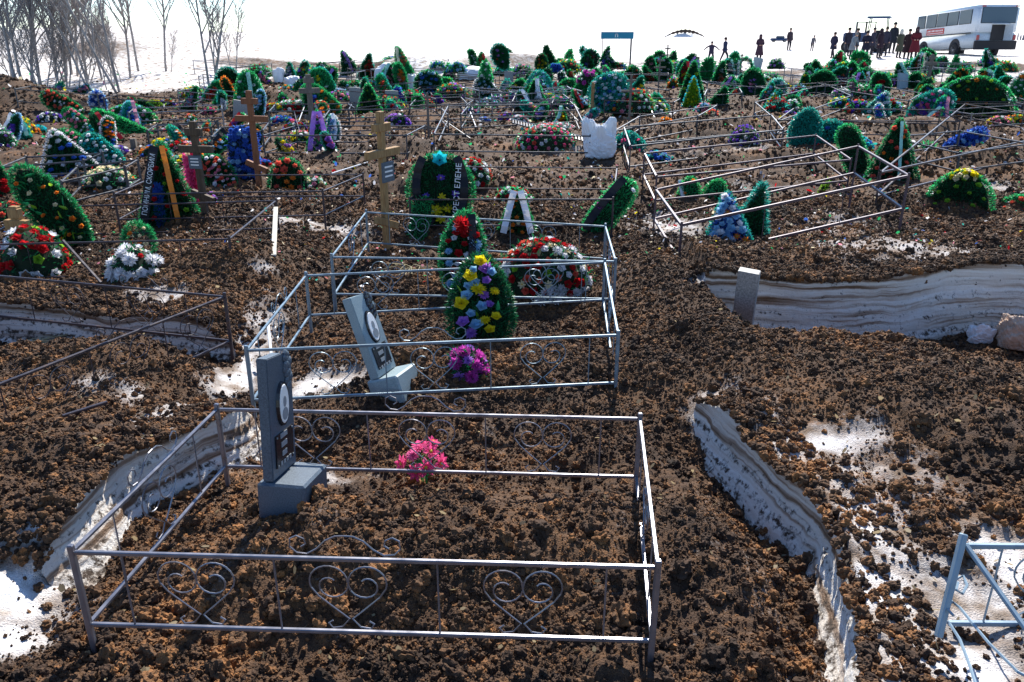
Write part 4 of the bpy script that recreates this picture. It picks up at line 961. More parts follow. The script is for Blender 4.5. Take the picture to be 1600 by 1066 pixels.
wreath('strip', 165, 262, 34, 82, 'leaning strip wreath of pink and white flowers', 'green', 'green', [('rose','rose',9,.08),('rose','white',6,.08)], lean=24, roll=-44)
wreath('strip', 190, 262, 34, 70, 'leaning teal wreath with a white flower mat', 'teal', 'teal', [('rose','white',10,.10),('rose','cyan',4,.09)], lean=24, roll=-42)
bunch(172, 296, 88, 44, 'flat pile of cream and white flowers by the bent fence', [('rose','cream',16,.11),('rose','white',9,.11),('rose','orange',3,.10)], 'green')
bunch(34, 212, 48, 36, 'yellow and orange flower bunch at far left', [('bell','yellow',10,.14),('bell','orange',8,.14)], 'green')
bunch(62, 208, 26, 14, 'bright turquoise bow of flowers beside the yellow bunch', [('bell','cyan',5,.14)], 'teal')
wreath('tear', 6, 312, 50, 84, 'green wreath with red carnations at the left edge', 'green', 'dark', [('puff','red',6,.13)], lean=14, roll=-14)
bunch(10, 232, 34, 40, 'lilac and white flowers at the left edge', [('rose','lilac',6,.09),('rose','white',6,.09)], 'green')
wreath('strip', 24, 228, 22, 66, 'leaning white edged strip at the left edge', 'white', 'green', [('rose','white',5,.10)], lean=20, roll=-42)
bunch(126, 206, 30, 26, 'orange red bunch above the turquoise flowers', [('bell','coral',8,.12),('bell','orange',3,.12)], 'green')
wreath('strip', 128, 180, 26, 60, 'leaning coral wreath on the dirt bank', 'green', 'dark', [('rose','coral',10,.12),('rose','white',3,.10)], lean=20, roll=-55)
wreath('strip', 152, 218, 22, 62, 'leaning wreath with pale pink blooms behind the white fringed tent', 'green', 'green', [('rose','rose',7,.10),('rose','white',3,.10),('rose','cyan',2,.12)], lean=20, roll=-38)
wreath('arch', 205, 200, 84, 36, 'bright green low arch with pink and white flowers', 'bright', 'green', [('rose','white',5,.12),('rose','rose',3,.12),('rose','sky',3,.12)], lean=22)
wreath('strip', 238, 214, 18, 90, 'long bright green tinsel garland lying in a curve', 'bright', 'bright', [], lean=14, roll=-62, border=True)
wreath('tear', 156, 175, 30, 34, 'blue and white wreath in front of the trees', 'sky', 'blue', [('rose','white',4,.14)], lean=10)
wreath('arch', 392, 172, 46, 60, 'tall green arch with pale stripes left of the sky gap', 'bright', 'green', [('rose','white',3,.12)], lean=8, ribbons=[(.2,'paleteal',None,.12)])
wreath('strip', 366, 160, 12, 40, 'slim leaning wreath with orange edge', 'orange', 'dark', [], lean=8, roll=-18)
wreath('strip', 412, 160, 14, 42, 'slim leaning wreath with white edge', 'white', 'green', [], lean=10, roll=-22)
bunch(460, 176, 66, 24, 'long bed of white and red flowers in the middle distance', [('rose','white',12,.13),('rose','red',14,.13)], 'green')
bunch(502, 172, 26, 18, 'coral and white bunch behind the grey cross', [('rose','coral',5,.14),('rose','white',3,.12)], 'green')
wreath('strip', 528, 180, 34, 66, 'leaning green wreath with orange roses', 'bright', 'green', [('bell','orange',6,.15),('rose','lime',3,.12)], lean=18, roll=-48)
wreath('tent', 500, 238, 44, 66, 'tent wreath with lilac ribbons under the grey cross', 'green', 'bright', [('rose','lilac',4,.12),('rose','rose',3,.12)], lean=14, ribbons=[(1,'lilac',None,.10),(-1,'lilac',None,.10)])
bunch(440, 196, 48, 18, 'blue and pink flowers left of the scroll fence', [('rose','blue',8,.12),('rose','sky',4,.12),('rose','pink',3,.12)], 'green')
wreath('tent', 578, 186, 50, 54, 'dark green triangle wreath standing left of the yellow cross top', 'bright', 'dark', [('rose','lime',5,.08)], lean=8)
wreath('tent', 622, 168, 34, 34, 'triangle wreath with pale green edge and blue filling', 'bright', 'blue', [('rose','purple',6,.12)], lean=8)
wreath('strip', 654, 182, 16, 34, 'narrow green wreath right of the blue triangle', 'bright', 'green', [], lean=4)
bunch(668, 172, 24, 20, 'coral red bunch in front of the far green arches', [('bell','coral',7,.16)], 'green')
bunch(613, 185, 30, 10, 'pale yellow flowers right of the cross top', [('rose','cream',7,.13)], 'lime')
wreath('tent', 591, 137, 18, 26, 'olive triangle wreath against the snow bank', 'dark', 'lime', [], lean=5, group=None)
wreath('tent', 606, 136, 16, 26, 'dark forked wreath beside the olive triangle', 'dark', 'dark', [('rose','blue',3,.14)], lean=5, roll=10)
wreath('oval', 670, 152, 42, 40, 'round dark wreath with blue and white flowers', 'green', 'dark', [('rose','sky',5,.16),('rose','blue',3,.16)], lean=8)
wreath('arch', 698, 148, 32, 26, 'bright green leafy wreath before the earth heap', 'bright', 'green', [('rose','lime',4,.12)], lean=10)
wreath('tear', 759, 158, 26, 62, 'tall bright green wreath before a thin cross', 'bright', 'bright', [('rose','white',4,.13)], lean=4)
wreath('strip', 776, 160, 26, 46, 'leaning strip of white and blue flowers', 'white', 'dark', [('rose','white',4,.14),('rose','sky',4,.14)], lean=10, roll=-40)
bunch(796, 160, 34, 14, 'rose pink flowers lying along a fence', [('rose','coral',8,.14),('rose','rose',3,.13)], 'dark')
wreath('tent', 780, 117, 16, 14, 'small dark wreath before blue shaded snow', 'dark', 'dark', [], lean=6)
wreath('tear', 846, 113, 24, 28, 'dark wreath with yellow flowers before the red dressed person', 'dark', 'dark', [('rose','yellow',4,.14),('rose','coral',2,.13)], lean=6)
wreath('arch', 868, 112, 24, 12, 'low blue and green arch by the red dressed person', 'green', 'blue', [('rose','blue',4,.14)], lean=6)
wreath('arch', 842, 156, 44, 44, 'teal arch wreath with a blue cushion inside', 'teal', 'teal', [('rose','sky',8,.12)], lean=10, open_=True)
wreath('arch', 890, 150, 40, 26, 'green arch leaning behind the purple flowers', 'green', 'green', [('rose','coral',3,.12)], lean=10, roll=-10)
wreath('arch', 916, 164, 48, 40, 'dense green arch under purple chrysanthemums', 'bright', 'green', [], lean=6, dens=1.6)
bunch(921, 120, 36, 28, 'purple chrysanthemums with white roses on the green arch', [('puff','magenta',4,.20),('rose','white',6,.12)], 'green', at=ground(918, 164)+Vector((0,.1,.66)))
wreath('oval', 962, 170, 66, 56, 'sloping teal wreath with white and blue flowers', 'teal', 'teal', [('rose','white',8,.14),('rose','sky',5,.13),('rose','blue',3,.13)], lean=16, roll=-22)
bunch(993, 172, 62, 40, 'mixed red, white and yellow flowers right of the teal wreath', [('bell','red',9,.15),('bell','white',7,.14),('bell','orange',3,.14),('rose','lime',4,.13)], 'green')
wreath('tent', 948, 122, 26, 30, 'dark wreath with purple flowers on the skyline', 'dark', 'dark', [('rose','purple',5,.18),('rose','magenta',3,.18)], lean=6, roll=-10)
wreath('tent', 986, 134, 34, 30, 'green triangle wreath with white flower strip', 'green', 'dark', [('rose','lime',3,.14)], lean=6)
wreath('tear', 1014, 126, 24, 36, 'dark wreath with pink flower column', 'green', 'dark', [('rose','rose',6,.16)], lean=5)
wreath('tear', 1038, 130, 26, 38, 'slender green wreath with a pale stripe', 'green', 'dark', [('rose','white',3,.13)], lean=5)
wreath('tear', 1066, 128, 24, 34, 'teal wreath on a thin grey post', 'teal', 'green', [('rose','purple',3,.15)], lean=5)
bunch(1052, 138, 22, 20, 'amber and lilac bunch left of the green double wreath', [('bell','orange',6,.17),('rose','lilac',3,.15)], 'green')
wreath('tent', 1080, 160, 44, 62, 'large dark green tent wreath behind the blue edged one', 'green', 'dark', [('rose','lime',5,.13)], lean=6)
wreath('tent', 1081, 169, 32, 48, 'small tent wreath with bright blue edge and yellow filling', 'cyan', 'lime', [('rose','yellow',5,.09)], lean=8)
wreath('tear', 1098, 130, 26, 40, 'plain green rounded wreath beside the child', 'green', 'green', [], lean=6, roll=12)
wreath('tent', 1120, 168, 34, 34, 'green wreath leaning to the right of the blue edged one', 'green', 'dark', [], lean=14, roll=20)
bunch(1112, 188, 26, 20, 'coral and cream flowers in front of the small dark headstone', [('bell','coral',6,.15),('rose','cream',3,.14)], 'dark')
bunch(1040, 197, 24, 16, 'orange lilies on soil beside the ringed fence', [('bell','orange',5,.16)], 'dark')
wreath('strip', 1000, 240, 44, 40, 'teal tinsel wreath fallen over a fence corner', 'teal', 'teal', [('rose','pink',2,.13)], lean=40, roll=-50)
bunch(1026, 256, 46, 24, 'bright blue and teal flower bunch at the fence corner', [('rose','blue',8,.13),('rose','sky',4,.12),('rose','cyan',4,.12)], 'teal')
bunch(1162, 228, 50, 40, 'violet flower sprays over the ringed fence', [('rose','purple',10,.11),('rose','lilac',7,.10),('rose','white',3,.10)], 'dark')
bunch(1214, 180, 42, 34, 'red gladiolus bunch before the teal tinsel wreaths', [('bell','red',10,.16)], 'teal')
wreath('arch', 1212, 152, 34, 28, 'pale teal wreath above the red bunch', 'paleteal', 'teal', [('rose','white',3,.14)], lean=8)
bunch(1236, 180, 26, 30, 'white flowers right of the red bunch', [('rose','white',7,.14)], 'green')
wreath('tear', 1252, 232, 60, 62, 'shaggy teal tinsel wreath with a high arch', 'teal', 'teal', [], lean=10, roll=6, fluff=1.3, dens=1.3)
wreath('arch', 1296, 232, 60, 44, 'low shaggy teal wreath right of the high teal arch', 'teal', 'teal', [('rose','blue',2,.14)], lean=18, fluff=1.3)
wreath('strip', 1345, 272, 36, 82, 'green tinsel strip leaning left against the tilted fence', 'bright', 'dark', [], lean=16, roll=-24)
wreath('tent', 1392, 284, 84, 98, 'triangle wreath dotted with dark red flowers behind the tilted fence', 'green', 'dark', [('rose','coral',7,.11),('rose','orange',4,.09)], lean=12, ribbons=[(.35,'paleteal',None,.05)])
bunch(1340, 238, 50, 30, 'turquoise and blue flowers behind the leaning strip', [('rose','cyan',7,.12),('rose','blue',4,.12),('rose','yellow',2,.10)], 'teal')
wreath('arch', 1515, 184, 126, 62, 'wide spreading dark green arch on the right', 'bright', 'dark', [('rose','orange',4,.13),('rose','lime',5,.12)], lean=8, dens=1.5)
wreath('oval', 1420, 190, 48, 70, 'sloping pink and lilac wreath left of the wide green arch', 'teal', 'teal', [('rose','pink',6,.14),('rose','white',6,.13),('rose','lilac',4,.13)], lean=16, roll=52)
wreath('strip', 1475, 236, 26, 64, 'leaning strip of bright blue flowers', 'blue', 'blue', [('rose','blue',9,.12),('rose','sky',4,.12)], lean=20, roll=58)
bunch(1448, 238, 30, 22, 'bright green sprig beside the blue strip', [('rose','lime',2,.08)], 'bright')
wreath('arch', 1497, 324, 94, 56, 'rounded green arch topped with yellow flowers on bare soil', 'bright', 'dark', [('rose','lime',5,.09)], lean=10, fluff=1.1)
bunch(1503, 278, 44, 16, 'cluster of lemon yellow flowers on the rounded arch', [('rose','yellow',6,.10),('rose','cream',5,.10)], 'lime', at=ground(1497, 324)+Vector((.03,.07,.40)))
wreath('tent', 1138, 380, 76, 82, 'wreath of pale blue flowers with teal edge by the snow pit', 'teal', 'blue', [('rose','sky',9,.11),('rose','white',4,.10),('star','orange',2,.11)], lean=16, roll=-6)
wreath('tent', 1168, 372, 58, 90, 'tall dark wreath with teal tinsel edge behind the pale blue wreath', 'teal', 'dark', [], lean=10, roll=10, fluff=1.3)
wreath('arch', 1108, 318, 36, 42, 'bright green fir wreath inside the tilted fence', 'bright', 'bright', [], lean=16, roll=22)
wreath('arch', 1076, 316, 36, 40, 'green fir arch beside a white stake', 'bright', 'green', [('rose','orange',2,.07)], lean=10)
bunch(1262, 308, 12, 12, 'single red rose inside the tilted fence', [('rose','red',1,.12)], 'dark', needle=False)
wreath('strip', 1278, 305, 10, 34, 'thin green stem lying right of the single red rose', 'bright', 'lime', [], lean=30, roll=30, border=False, cat='sprig', name='green_sprig')
wreath('arch', 1592, 330, 60, 26, 'green wreath with red flowers cut by the right edge', 'bright', 'green', [('rose','coral',3,.10)], lean=20)
wreath('oval', 1592, 168, 52, 58, 'wreath of orange roses and white edging at the right edge', 'white', 'green', [('bell','orange',5,.15),('bell','yellow',3,.14),('rose','white',4,.14)], lean=14, roll=16)
wreath('arch', 1320, 122, 44, 24, 'rounded green arch near the group of mourners', 'bright', 'green', [('rose','yellow',3,.15)], lean=8)
wreath('tent', 1276, 122, 26, 28, 'dark green pointed wreath left of the rounded arch', 'green', 'dark', [], lean=8, roll=-12)
wreath('tent', 1255, 150, 26, 36, 'dark triangle wreath with yellow leaves', 'green', 'dark', [('rose','yellow',4,.12)], lean=8)
wreath('oval', 1292, 150, 44, 40, 'dark green wreath sloping down to the right', 'green', 'dark', [], lean=14, roll=-30)
wreath('tent', 1352, 122, 20, 16, 'small dark green tent beside the rounded arch', 'green', 'dark', [], lean=6)
bunch(1312, 170, 40, 22, 'blue and yellow flowers behind the teal wreaths', [('rose','blue',5,.13),('rose','yellow',4,.13),('rose','white',2,.12)], 'green')
wreath('tent', 1368, 182, 46, 40, 'pale teal tent wreath with white flowers', 'paleteal', 'teal', [('rose','white',7,.13),('rose','blue',2,.14)], lean=14, roll=16)
wreath('strip', 1432, 140, 16, 26, 'small green leaning wreath beside the pale cross', 'green', 'dark', [], lean=12, roll=-14)
wreath('tent', 1490, 115, 18, 28, 'dark pointed wreath in front of the bus', 'dark', 'green', [], lean=6)
wreath('strip', 1480, 134, 16, 34, 'leaning wreath of orange roses before the snow', 'green', 'dark', [('bell','orange',5,.18)], lean=12, roll=42)
bunch(1212, 108, 26, 18, 'lilac and white flowers on the skyline', [('rose','lilac',5,.18),('rose','white',3,.17)], 'dark')
wreath('tear', 1146, 112, 22, 30, 'teal rounded wreath beside a thin dark cross', 'teal', 'green', [], lean=6)
wreath('arch', 1164, 112, 24, 22, 'pale arch wreath left of the pale headstone', 'paleteal', 'green', [('rose','white',3,.14)], lean=8, open_=True)
bunch(1200, 125, 44, 14, 'low green flower mat with cream stripe', [('rose','cream',4,.15)], 'green')
bunch(852, 232, 104, 46, 'heap of pink, green and coral flowers under the black grille', [('rose','pink',9,.11),('rose','coral',9,.11),('rose','rose',9,.10),('rose','white',8,.10),('rose','cyan',3,.12)], 'green')
bunch(870, 205, 70, 16, 'pale pink and white flowers behind the black grille', [('rose','rose',8,.11),('rose','white',8,.11)], 'paleteal')
bunch(752, 172, 44, 12, 'white and green petals scattered by a fence', [('rose','white',6,.13)], 'green')
bunch(300, 200, 22, 26, 'pink and white leaning bunch behind the dark cross', [('rose','coral',6,.12),('rose','white',3,.11)], 'green')
bunch(290, 172, 26, 14, 'small pink bunch on the far left skyline', [('rose','rose',5,.14)], 'green')
bunch(328, 178, 22, 12, 'bright pink bunch by the square grey headstone', [('rose','pink',5,.14)], 'green')
bunch(262, 212, 20, 12, 'red flowers at the end of the long green garland', [('rose','red',5,.12)], 'dark')
bunch(242, 170, 34, 16, 'yellow and lime flowers under the far snow', [('rose','yellow',4,.14),('rose','lime',4,.14)], 'lime')
bunch(355, 160, 22, 14, 'coral flowers at the foot of a leaning sapling', [('rose','coral',5,.15)], 'green')
# smaller tributes among the far rows, one by one
FILLC = ['green','teal','bright','dark']; FL = ['rose','white','coral','blue','yellow','lilac','red','orange','purple','sky']
CN = dict(rose='pale pink', white='white', coral='coral', blue='deep blue', yellow='yellow', lilac='lilac', red='red', orange='orange', purple='purple', sky='pale blue', green='green', teal='teal', bright='bright green', dark='dark green')
LM = [(492,'the grey wooden cross'),(403,'the red brown cross'),(600,'the yellow cross top'),(760,'the tall green wreath'),(850,'the red dressed person'),(925,'the purple chrysanthemums'),(1081,'the blue edged tent'),(1185,'the standing mourner'),(1320,'the rounded arch'),(1448,'the pale cross'),(1520,'the wide green arch'),(300,'the dark cross'),(180,'the white fringed tent'),(680,'the round blue wreath'),(1215,'the red gladiolus bunch')]
fr = random.Random(21); used = set(); KN = dict(tent='pointed wreath', arch='arch wreath', oval='round wreath', bunch='flower bunch', strip='leaning strip wreath')
for i in range(190):
    py = fr.choice([104,108,112,116,120,126,132,138,146,154,164,176]); px = fr.uniform(380 if py < 150 else 200, 1590); px = px if py > 112 or px > 560 else px+500
    k = fr.choice(['tent','tent','arch','oval','bunch','bunch','bunch','strip']); f = fr.choice(FILLC); c1 = fr.choice(FL+['red','white','rose','red','white','coral']); c2 = fr.choice([q for q in FL if q != c1])
    sc = 52/depth(ground(px, py)); hp = fr.uniform(.6, 1.15)*F*sc/52; lmx, lm = min(LM, key=lambda l: abs(l[0]-px)); rel = 'near' if abs(px-lmx) < 12 else ('left of' if px < lmx else 'right of')
    row = 'farthest back' if py < 115 else ('far back' if py < 135 else 'midway')
    if k == 'bunch': lb = f'{CN[c1]} and {CN[c2]} flower bunch {row} {rel} {lm}'
    else: lb = f'{CN[f]} {KN[k]} with {CN[c1]} flowers {row} {rel} {lm}'
    if lb in used or len(lb.split()) > 16: continue
    used.add(lb)
    rb_ = [(fr.choice([-1,1,.5]), fr.choice(['white','paleteal','red','black','cream','lilac']), None, .12)] if fr.random() < .45 else []
    if k == 'bunch': bunch(px, py, hp*1.1, hp*.55, lb, [('rose',c1,6,.16),('rose',c2,5,.15)], 'green', group='flower bunches in the far rows')
    else: wreath(k, px, py, hp*(.35 if k == 'strip' else .8), hp*(.6 if k == 'arch' else 1), lb, f, fr.choice(['dark','dark','dark','green']), [('rose',c1,fr.randint(2, 7),.17),('rose',c2,fr.randint(1, 3),.15)], ribbons=rb_, yaw=fr.uniform(-35, 35), lean=fr.uniform(4, 30), roll=fr.uniform(-55, 55) if k == 'strip' else fr.uniform(-20, 20), group='wreaths in the far rows')

# tributes lying between the rows on both sides
LM2 = [(40,'the yellow and orange bunch'),(112,'the white fringed tent'),(205,'the brown pillar stone'),(268,'the lettered tent wreath'),(322,'the dark cross'),(406,'the red brown cross'),(490,'the grey wooden cross'),(600,'the yellow cross'),(735,'the red and white round bunch'),(860,'the black grille'),(1000,'the fallen teal wreath'),(1160,'the violet sprays'),(1250,'the shaggy teal wreath'),(1392,'the red dotted triangle'),(1510,'the wide green arch')]
for i in range(120):
    px = fr.choice([fr.uniform(0, 570), fr.uniform(0, 570), fr.uniform(620, 960), fr.uniform(1190, 1600)]); py = fr.uniform(146, 268) if px < 570 else (fr.uniform(140, 200) if px < 960 else fr.uniform(126, 205))
    k = fr.choice(['strip','strip','bunch','bunch','bunch','tent','tear']); f = fr.choice(['green','teal','bright','dark','white','sky']); c1, c2 = fr.sample(FL, 2)
    d_ = depth(ground(px, py)); hp = fr.uniform(.45, .8)*F/d_; lmx, lm = min(LM2, key=lambda l: abs(l[0]-px)); rel = 'close by' if abs(px-lmx) < 14 else ('left of' if px < lmx else 'right of')
    row = 'behind and' if py < 200 else 'level and'
    CN.setdefault('white', 'white')
    lb = f'{CN[c1]} and {CN[c2]} flower bunch {row} {rel} {lm}' if k == 'bunch' else f'{CN.get(f, f)} {dict(strip="long wreath", tent="pointed wreath", tear="drop wreath")[k]} with {CN[c1]} flowers {row} {rel} {lm}'
    if lb in used or len(lb.split()) > 16: continue
    used.add(lb)
    if k == 'bunch': bunch(px, py, hp*1.0, hp*.45, lb, [('rose',c1,7,.12),('rose',c2,5,.12),('rose','white',2,.11)], fr.choice(['green','dark','teal']), group='flower bunches between the rows')
    else: wreath(k, px, py, hp*(.36 if k == 'strip' else .7), hp*1.05, lb, f, fr.choice(['dark','dark','teal']), [('rose',c1,6,.12),('rose',c2,3,.11)], lean=fr.uniform(15, 40), yaw=fr.uniform(-40, 40), roll=fr.uniform(-65, 65) if k == 'strip' else fr.uniform(-35, 35), ribbons=[(fr.choice([-1,1]), fr.choice(['white','black','paleteal','red','rose']), None, .09)] if fr.random() < .5 else [], group='wreaths between the rows')
# scraps of cloth petals, ribbon and tinsel blown over the soil
def scraps(name, n, y0, y1, x0, x1, size, col, seed):
    r = np.random.RandomState(seed); y = y0*(y1/y0)**r.rand(n); x = r.uniform(x0, x1, n)*y; k = vn(x*.8, y*.8, seed) > r.rand(n)*.8; x, y = x[k], y[k]; z, _ = H(x, y)
    P = np.stack([x, y, z+.012], 1); D = unit(np.stack([r.normal(size=len(x)), r.normal(size=len(x)), np.abs(r.normal(0, .5, len(x)))], 1)); L = size*r.uniform(.4, 1.5, len(x))*np.clip(y/12, .7, 2)
    V, F_ = needles(P, D, L, L*r.uniform(.25, .8, len(x)), seed); link(name, np_mesh(name, V, F_, M_PETAL), kind='stuff', color=COL[col])
for i, (c, n) in enumerate([('white',2600),('green',1500),('teal',700),('red',450),('rose',450),('blue',350),('yellow',250),('cream',1100)]): scraps('fallen_petals', n, 7.5, 36, -.66, .66, .045, c, 60+i)
scraps('straw_litter', 900, 2.2, 9, -.7, .75, .04, 'straw', 80)
# ------------------------------------------------------------------ loose things on the ground
def dry_stems(label, a, n, ln, spread_, seed, col, rise_=.35, group=None, head=None):
    r = random.Random(seed); t = thing('dry_stems', label, 'dry flowers', a, (0,0,0), group)
    for i in range(n):
        an = r.uniform(-spread_, spread_)+head; m = MB(); L = ln*r.uniform(.6, 1.1); s = Vector((r.uniform(-.07,.07), r.uniform(-.07,.07), r.uniform(.0,.06)))
        m.tube([s, s+Vector((cos(an)*L*.5, sin(an)*L*.5, rise_*L*.5)), s+Vector((cos(an)*L, sin(an)*L, rise_*L*.7*r.uniform(.4,1.1)))], .0035, 4); m.build('stem', M_STRAW, t)
    return t
M_STRAW = solid('dry_straw', (.42,.36,.22), .8, .2, 0, .3, 8)
dry_stems('pale dry flower stems at the foot of the yellow cross', ground(650, 432)+Vector((0,0,.03)), 18, .36, 1.0, 4, None, .5, None, -1.6)
t = dry_stems('sheaf of pale dry stems with one red rose at the left edge', ground(20, 560)+Vector((0,0,.05)), 34, .5, .5, 6, None, .12, None, .25)
put_flower(t, 'rose', (-.02,-.16,.08), (0,-.6,.8), .11, 'red', 3, 'red_rose')
# white bags and a sack: crumpled, closed bodies
M_BAG = solid('white_plastic', (.80,.80,.80), .35, .5); M_SACK = solid('beige_woven_sack', (.55,.42,.32), .7, .2, 0, .15, 40, .004)
def bag(label, cx, base, wpx, hpx, mat, seed, dep=.7):
    p = ground(cx, base)+Vector((0,0,.03)); d = depth(p); w = wpx*d/F/2; h = hpx*d/F; bm = bmesh.new(); bmesh.ops.create_icosphere(bm, subdivisions=5, radius=1)
    for v in bm.verts:
        c = v.co; n = float(fbm(np.array([c.x*1.3+seed]), np.array([c.y*1.3+c.z*1.7]), seed, 2)[0]); k = .6*abs(float(fbm(np.array([c.x*3.3+c.z*2+seed]), np.array([c.y*3.3-c.z*3]), seed+9, 3)[0]))
        q_ = max(abs(c.x), abs(c.y), abs(c.z)); c = c.lerp(c/q_*.85, .45); k2 = abs(float(fbm(np.array([c.x*6+c.z*4+seed]), np.array([c.y*6-c.z*5]), seed+4, 2)[0])); s = 1.03+.26*n-.22*k-.14*k2; v.co = Vector((c.x*w*s, c.y*w*dep*s, (c.z*.55+.45)*h*s))
    me = bpy.data.meshes.new('crumpled_bag'); bm.to_mesh(me); bm.free(); me.materials.append(mat)
    o = link('plastic_bag' if mat is M_BAG else 'woven_sack', me, None, p); tag(o, label, 'bag' if mat is M_BAG else 'sack')
bag('full white plastic sack standing at the fence corner', 935, 250, 56, 62, M_BAG, 3)
bag('small crumpled white bag on the lip of the snow pit', 1527, 540, 40, 30, M_BAG, 8)
bag('beige woven sack slumped at the right edge of the snow pit', 1590, 548, 70, 56, M_SACK, 12)
# black grille lying across the flower heap
a = ground(800, 212)+Vector((0,0,.34)); b = ground(912, 234)+Vector((0,0,.22)); t = thing('grille_strip', 'black ribbed grille strip lying across the flower heap', 'grille', (a+b)/2); c = (a+b)/2
m = MB(); m.bar(a-c+Vector((0,.14,.03)), b-c+Vector((0,.14,.03)), .02, .02); m.build('rail', M_BLACK, t); m = MB(); m.bar(a-c+Vector((0,-.14,-.03)), b-c+Vector((0,-.14,-.03)), .02, .02); m.build('rail', M_BLACK, t)
sl_ = MB(); sl_.bar((0,-.135,-.028), (0,.135,.028), .03, .014); sme = sl_.mesh('slat', M_BLACK)
for k in range(24): link('slat', sme, t, (a-c).lerp(b-c, (k+.5)/24))
# boards, stakes and loose rails
M_PALEB = solid('pale_board', (.50,.47,.40), .7, .2, 0, .2, 12)
def board(label, p0, p1, w, th, mat, name='board', cat='board', z0=.03, z1=.03, group=None):
    a = ground(*p0)+Vector((0,0,z0)); b = ground(*p1)+Vector((0,0,z1)); c = (a+b)/2; m = MB(); m.bar(a-c, b-c, w, th, (0,0,1), .003); o = m.build(name, mat, None); o.location = c; tag(o, label, cat, group); return o
board('pale board leaning at the corner of the dark fence', (428,404), (436,372), .05, .02, M_PALEB, z1=.36)
board('white stake standing in the green fir arch', (1068,318), (1060,312), .06, .03, M_WHITE, 'stake', 'stake', z1=.3)
for p0, p1, z0, z1, lb in [((735,222),(690,206),.08,.32,'bare metal rail fallen over the middle fence'),((712,200),(680,208),.1,.5,'slanted metal rail left of the flower heap'),((790,192),(700,205),.05,.2,'long thin metal rod lying before the far fences'),((745,205),(735,190),.05,.25,'short bent rail among the far fences'),((470,215),(462,200),.05,.4,'thin white stick by the red brown cross'),((455,225),(480,175),.05,.3,'pale stick leaning under the white flower bed'),
        ((110,432),(160,452),.35,.06,'bent dark rod arching over the left snow pit'),((575,262),(520,290),.1,.2,'thin rod beyond the yellow cross'),((1010,172),(1022,186),.3,.05,'white ribboned stick under the mixed flowers'),((1080,516),(1035,518),.03,.05,'pale broken stick on the trampled soil'),((430,612),(425,560),.05,.3,'short white pipe end beside the nearest headstone'),((100,660),(170,640),.04,.05,'thin brown stick lying on the left mound')]:
    board(lb, p0, p1, .022, .018, M_GREYM if 'metal' in lb else (M_DARK if 'dark' in lb or 'brown' in lb else M_WHITE), 'loose_rail', 'rod', z0, z1)
# ------------------------------------------------------------------ bare trees on the snowy rise
def bark_mat(name, a, b):
    m, t, p = newmat(name, .85, .15); g = node(t, 'ShaderNodeTexCoord'); n = node(t, 'ShaderNodeTexNoise'); n.inputs['Scale'].default_value = 5; n.inputs['Detail'].default_value = 6
    t.links.new(g.outputs['Object'], n.inputs['Vector']); r = ramp(t, [(.35, a), (.65, b)]); t.links.new(n.outputs['Fac'], r.inputs[0]); t.links.new(r.outputs[0], p.inputs['Base Color']); return m
M_BARK = bark_mat('glare_lightened_bark', (.24,.22,.21), (.46,.43,.41)); M_TWIG = solid('glare_lightened_twig', (.36,.32,.30), .8)  # bark and twigs lightened: glare over the trees put into their colour
def branch_path(r, p, d, L, n, wob, up):
    pts = [Vector(p)]; d = Vector(d).normalized()
    for i in range(n):
        d = (d+Vector((r.uniform(-wob,wob), r.uniform(-wob,wob), r.uniform(-wob,wob)+up))).normalized(); pts.append(pts[-1]+d*(L/n))
    return pts
def tree_parts(seed, h, limbs=17, stems=1, rad=.11, spread_=.75):
    r = random.Random(seed); T = MB(); B = MB(); G = MB()
    for s in range(stems):
        tp = branch_path(r, (r.uniform(-.2,.2)*(stems > 1), r.uniform(-.2,.2)*(stems > 1), -.3), (r.uniform(-.1,.1)*stems, r.uniform(-.08,.08)*stems, 1), h, 12, .07, .03)
        T.tube(tp, [rad*(1-.92*(i/12)**.9)+.008 for i in range(13)], 7)
        for i in range(limbs):
            f = .20+.78*(i+r.random())/limbs; k = f*12; a = tp[int(k)].lerp(tp[min(12, int(k)+1)], k % 1); an = r.uniform(0, 6.28); L = h*(.42*(1-f)+.10)*r.uniform(.7,1.2)
            lp = branch_path(r, a, (cos(an)*spread_, sin(an)*spread_, .9), L, 6, .16, .10); r0 = rad*.36*(1-f)+.012
            B.tube(lp, [r0*(1-.85*j/6)+.004 for j in range(7)], 5, False)
            for j in range(9):
                f2 = .15+.85*(j+r.random())/9; k = f2*6; b = lp[int(min(k, 5))].lerp(lp[min(6, int(k)+1)], min(1, k-int(min(k,5)))); an2 = r.uniform(0, 6.28); L2 = L*.42*(1.1-f2)+.22
                sp = branch_path(r, b, (cos(an2)*.8, sin(an2)*.8, .75), L2, 4, .22, .10); G.tube(sp, [.010*(1-.7*q/4)+.002 for q in range(5)], 3, False)
                for q in range(3):
                    c = sp[1+q]; an3 = r.uniform(0, 6.28); tw = branch_path(r, c, (cos(an3)*.8, sin(an3)*.8, .8), L2*.5*r.uniform(.5,1.1)+.08, 2, .25, .1); G.tube(tw, [.006,.005,.003], 3, False)
    return T.mesh('trunk', M_BARK, True), B.mesh('limbs', M_BARK, True), G.mesh('twigs', M_TWIG)
TP = [tree_parts(s, h, l, st, rd, sp) for s, h, l, st, rd, sp in [(1,9,26,1,.05,.55),(2,10,28,1,.054,.5),(3,8,24,1,.044,.6),(4,7,13,2,.036,.55),(5,3.6,7,3,.022,.7),(6,3.4,5,1,.028,.35)]]
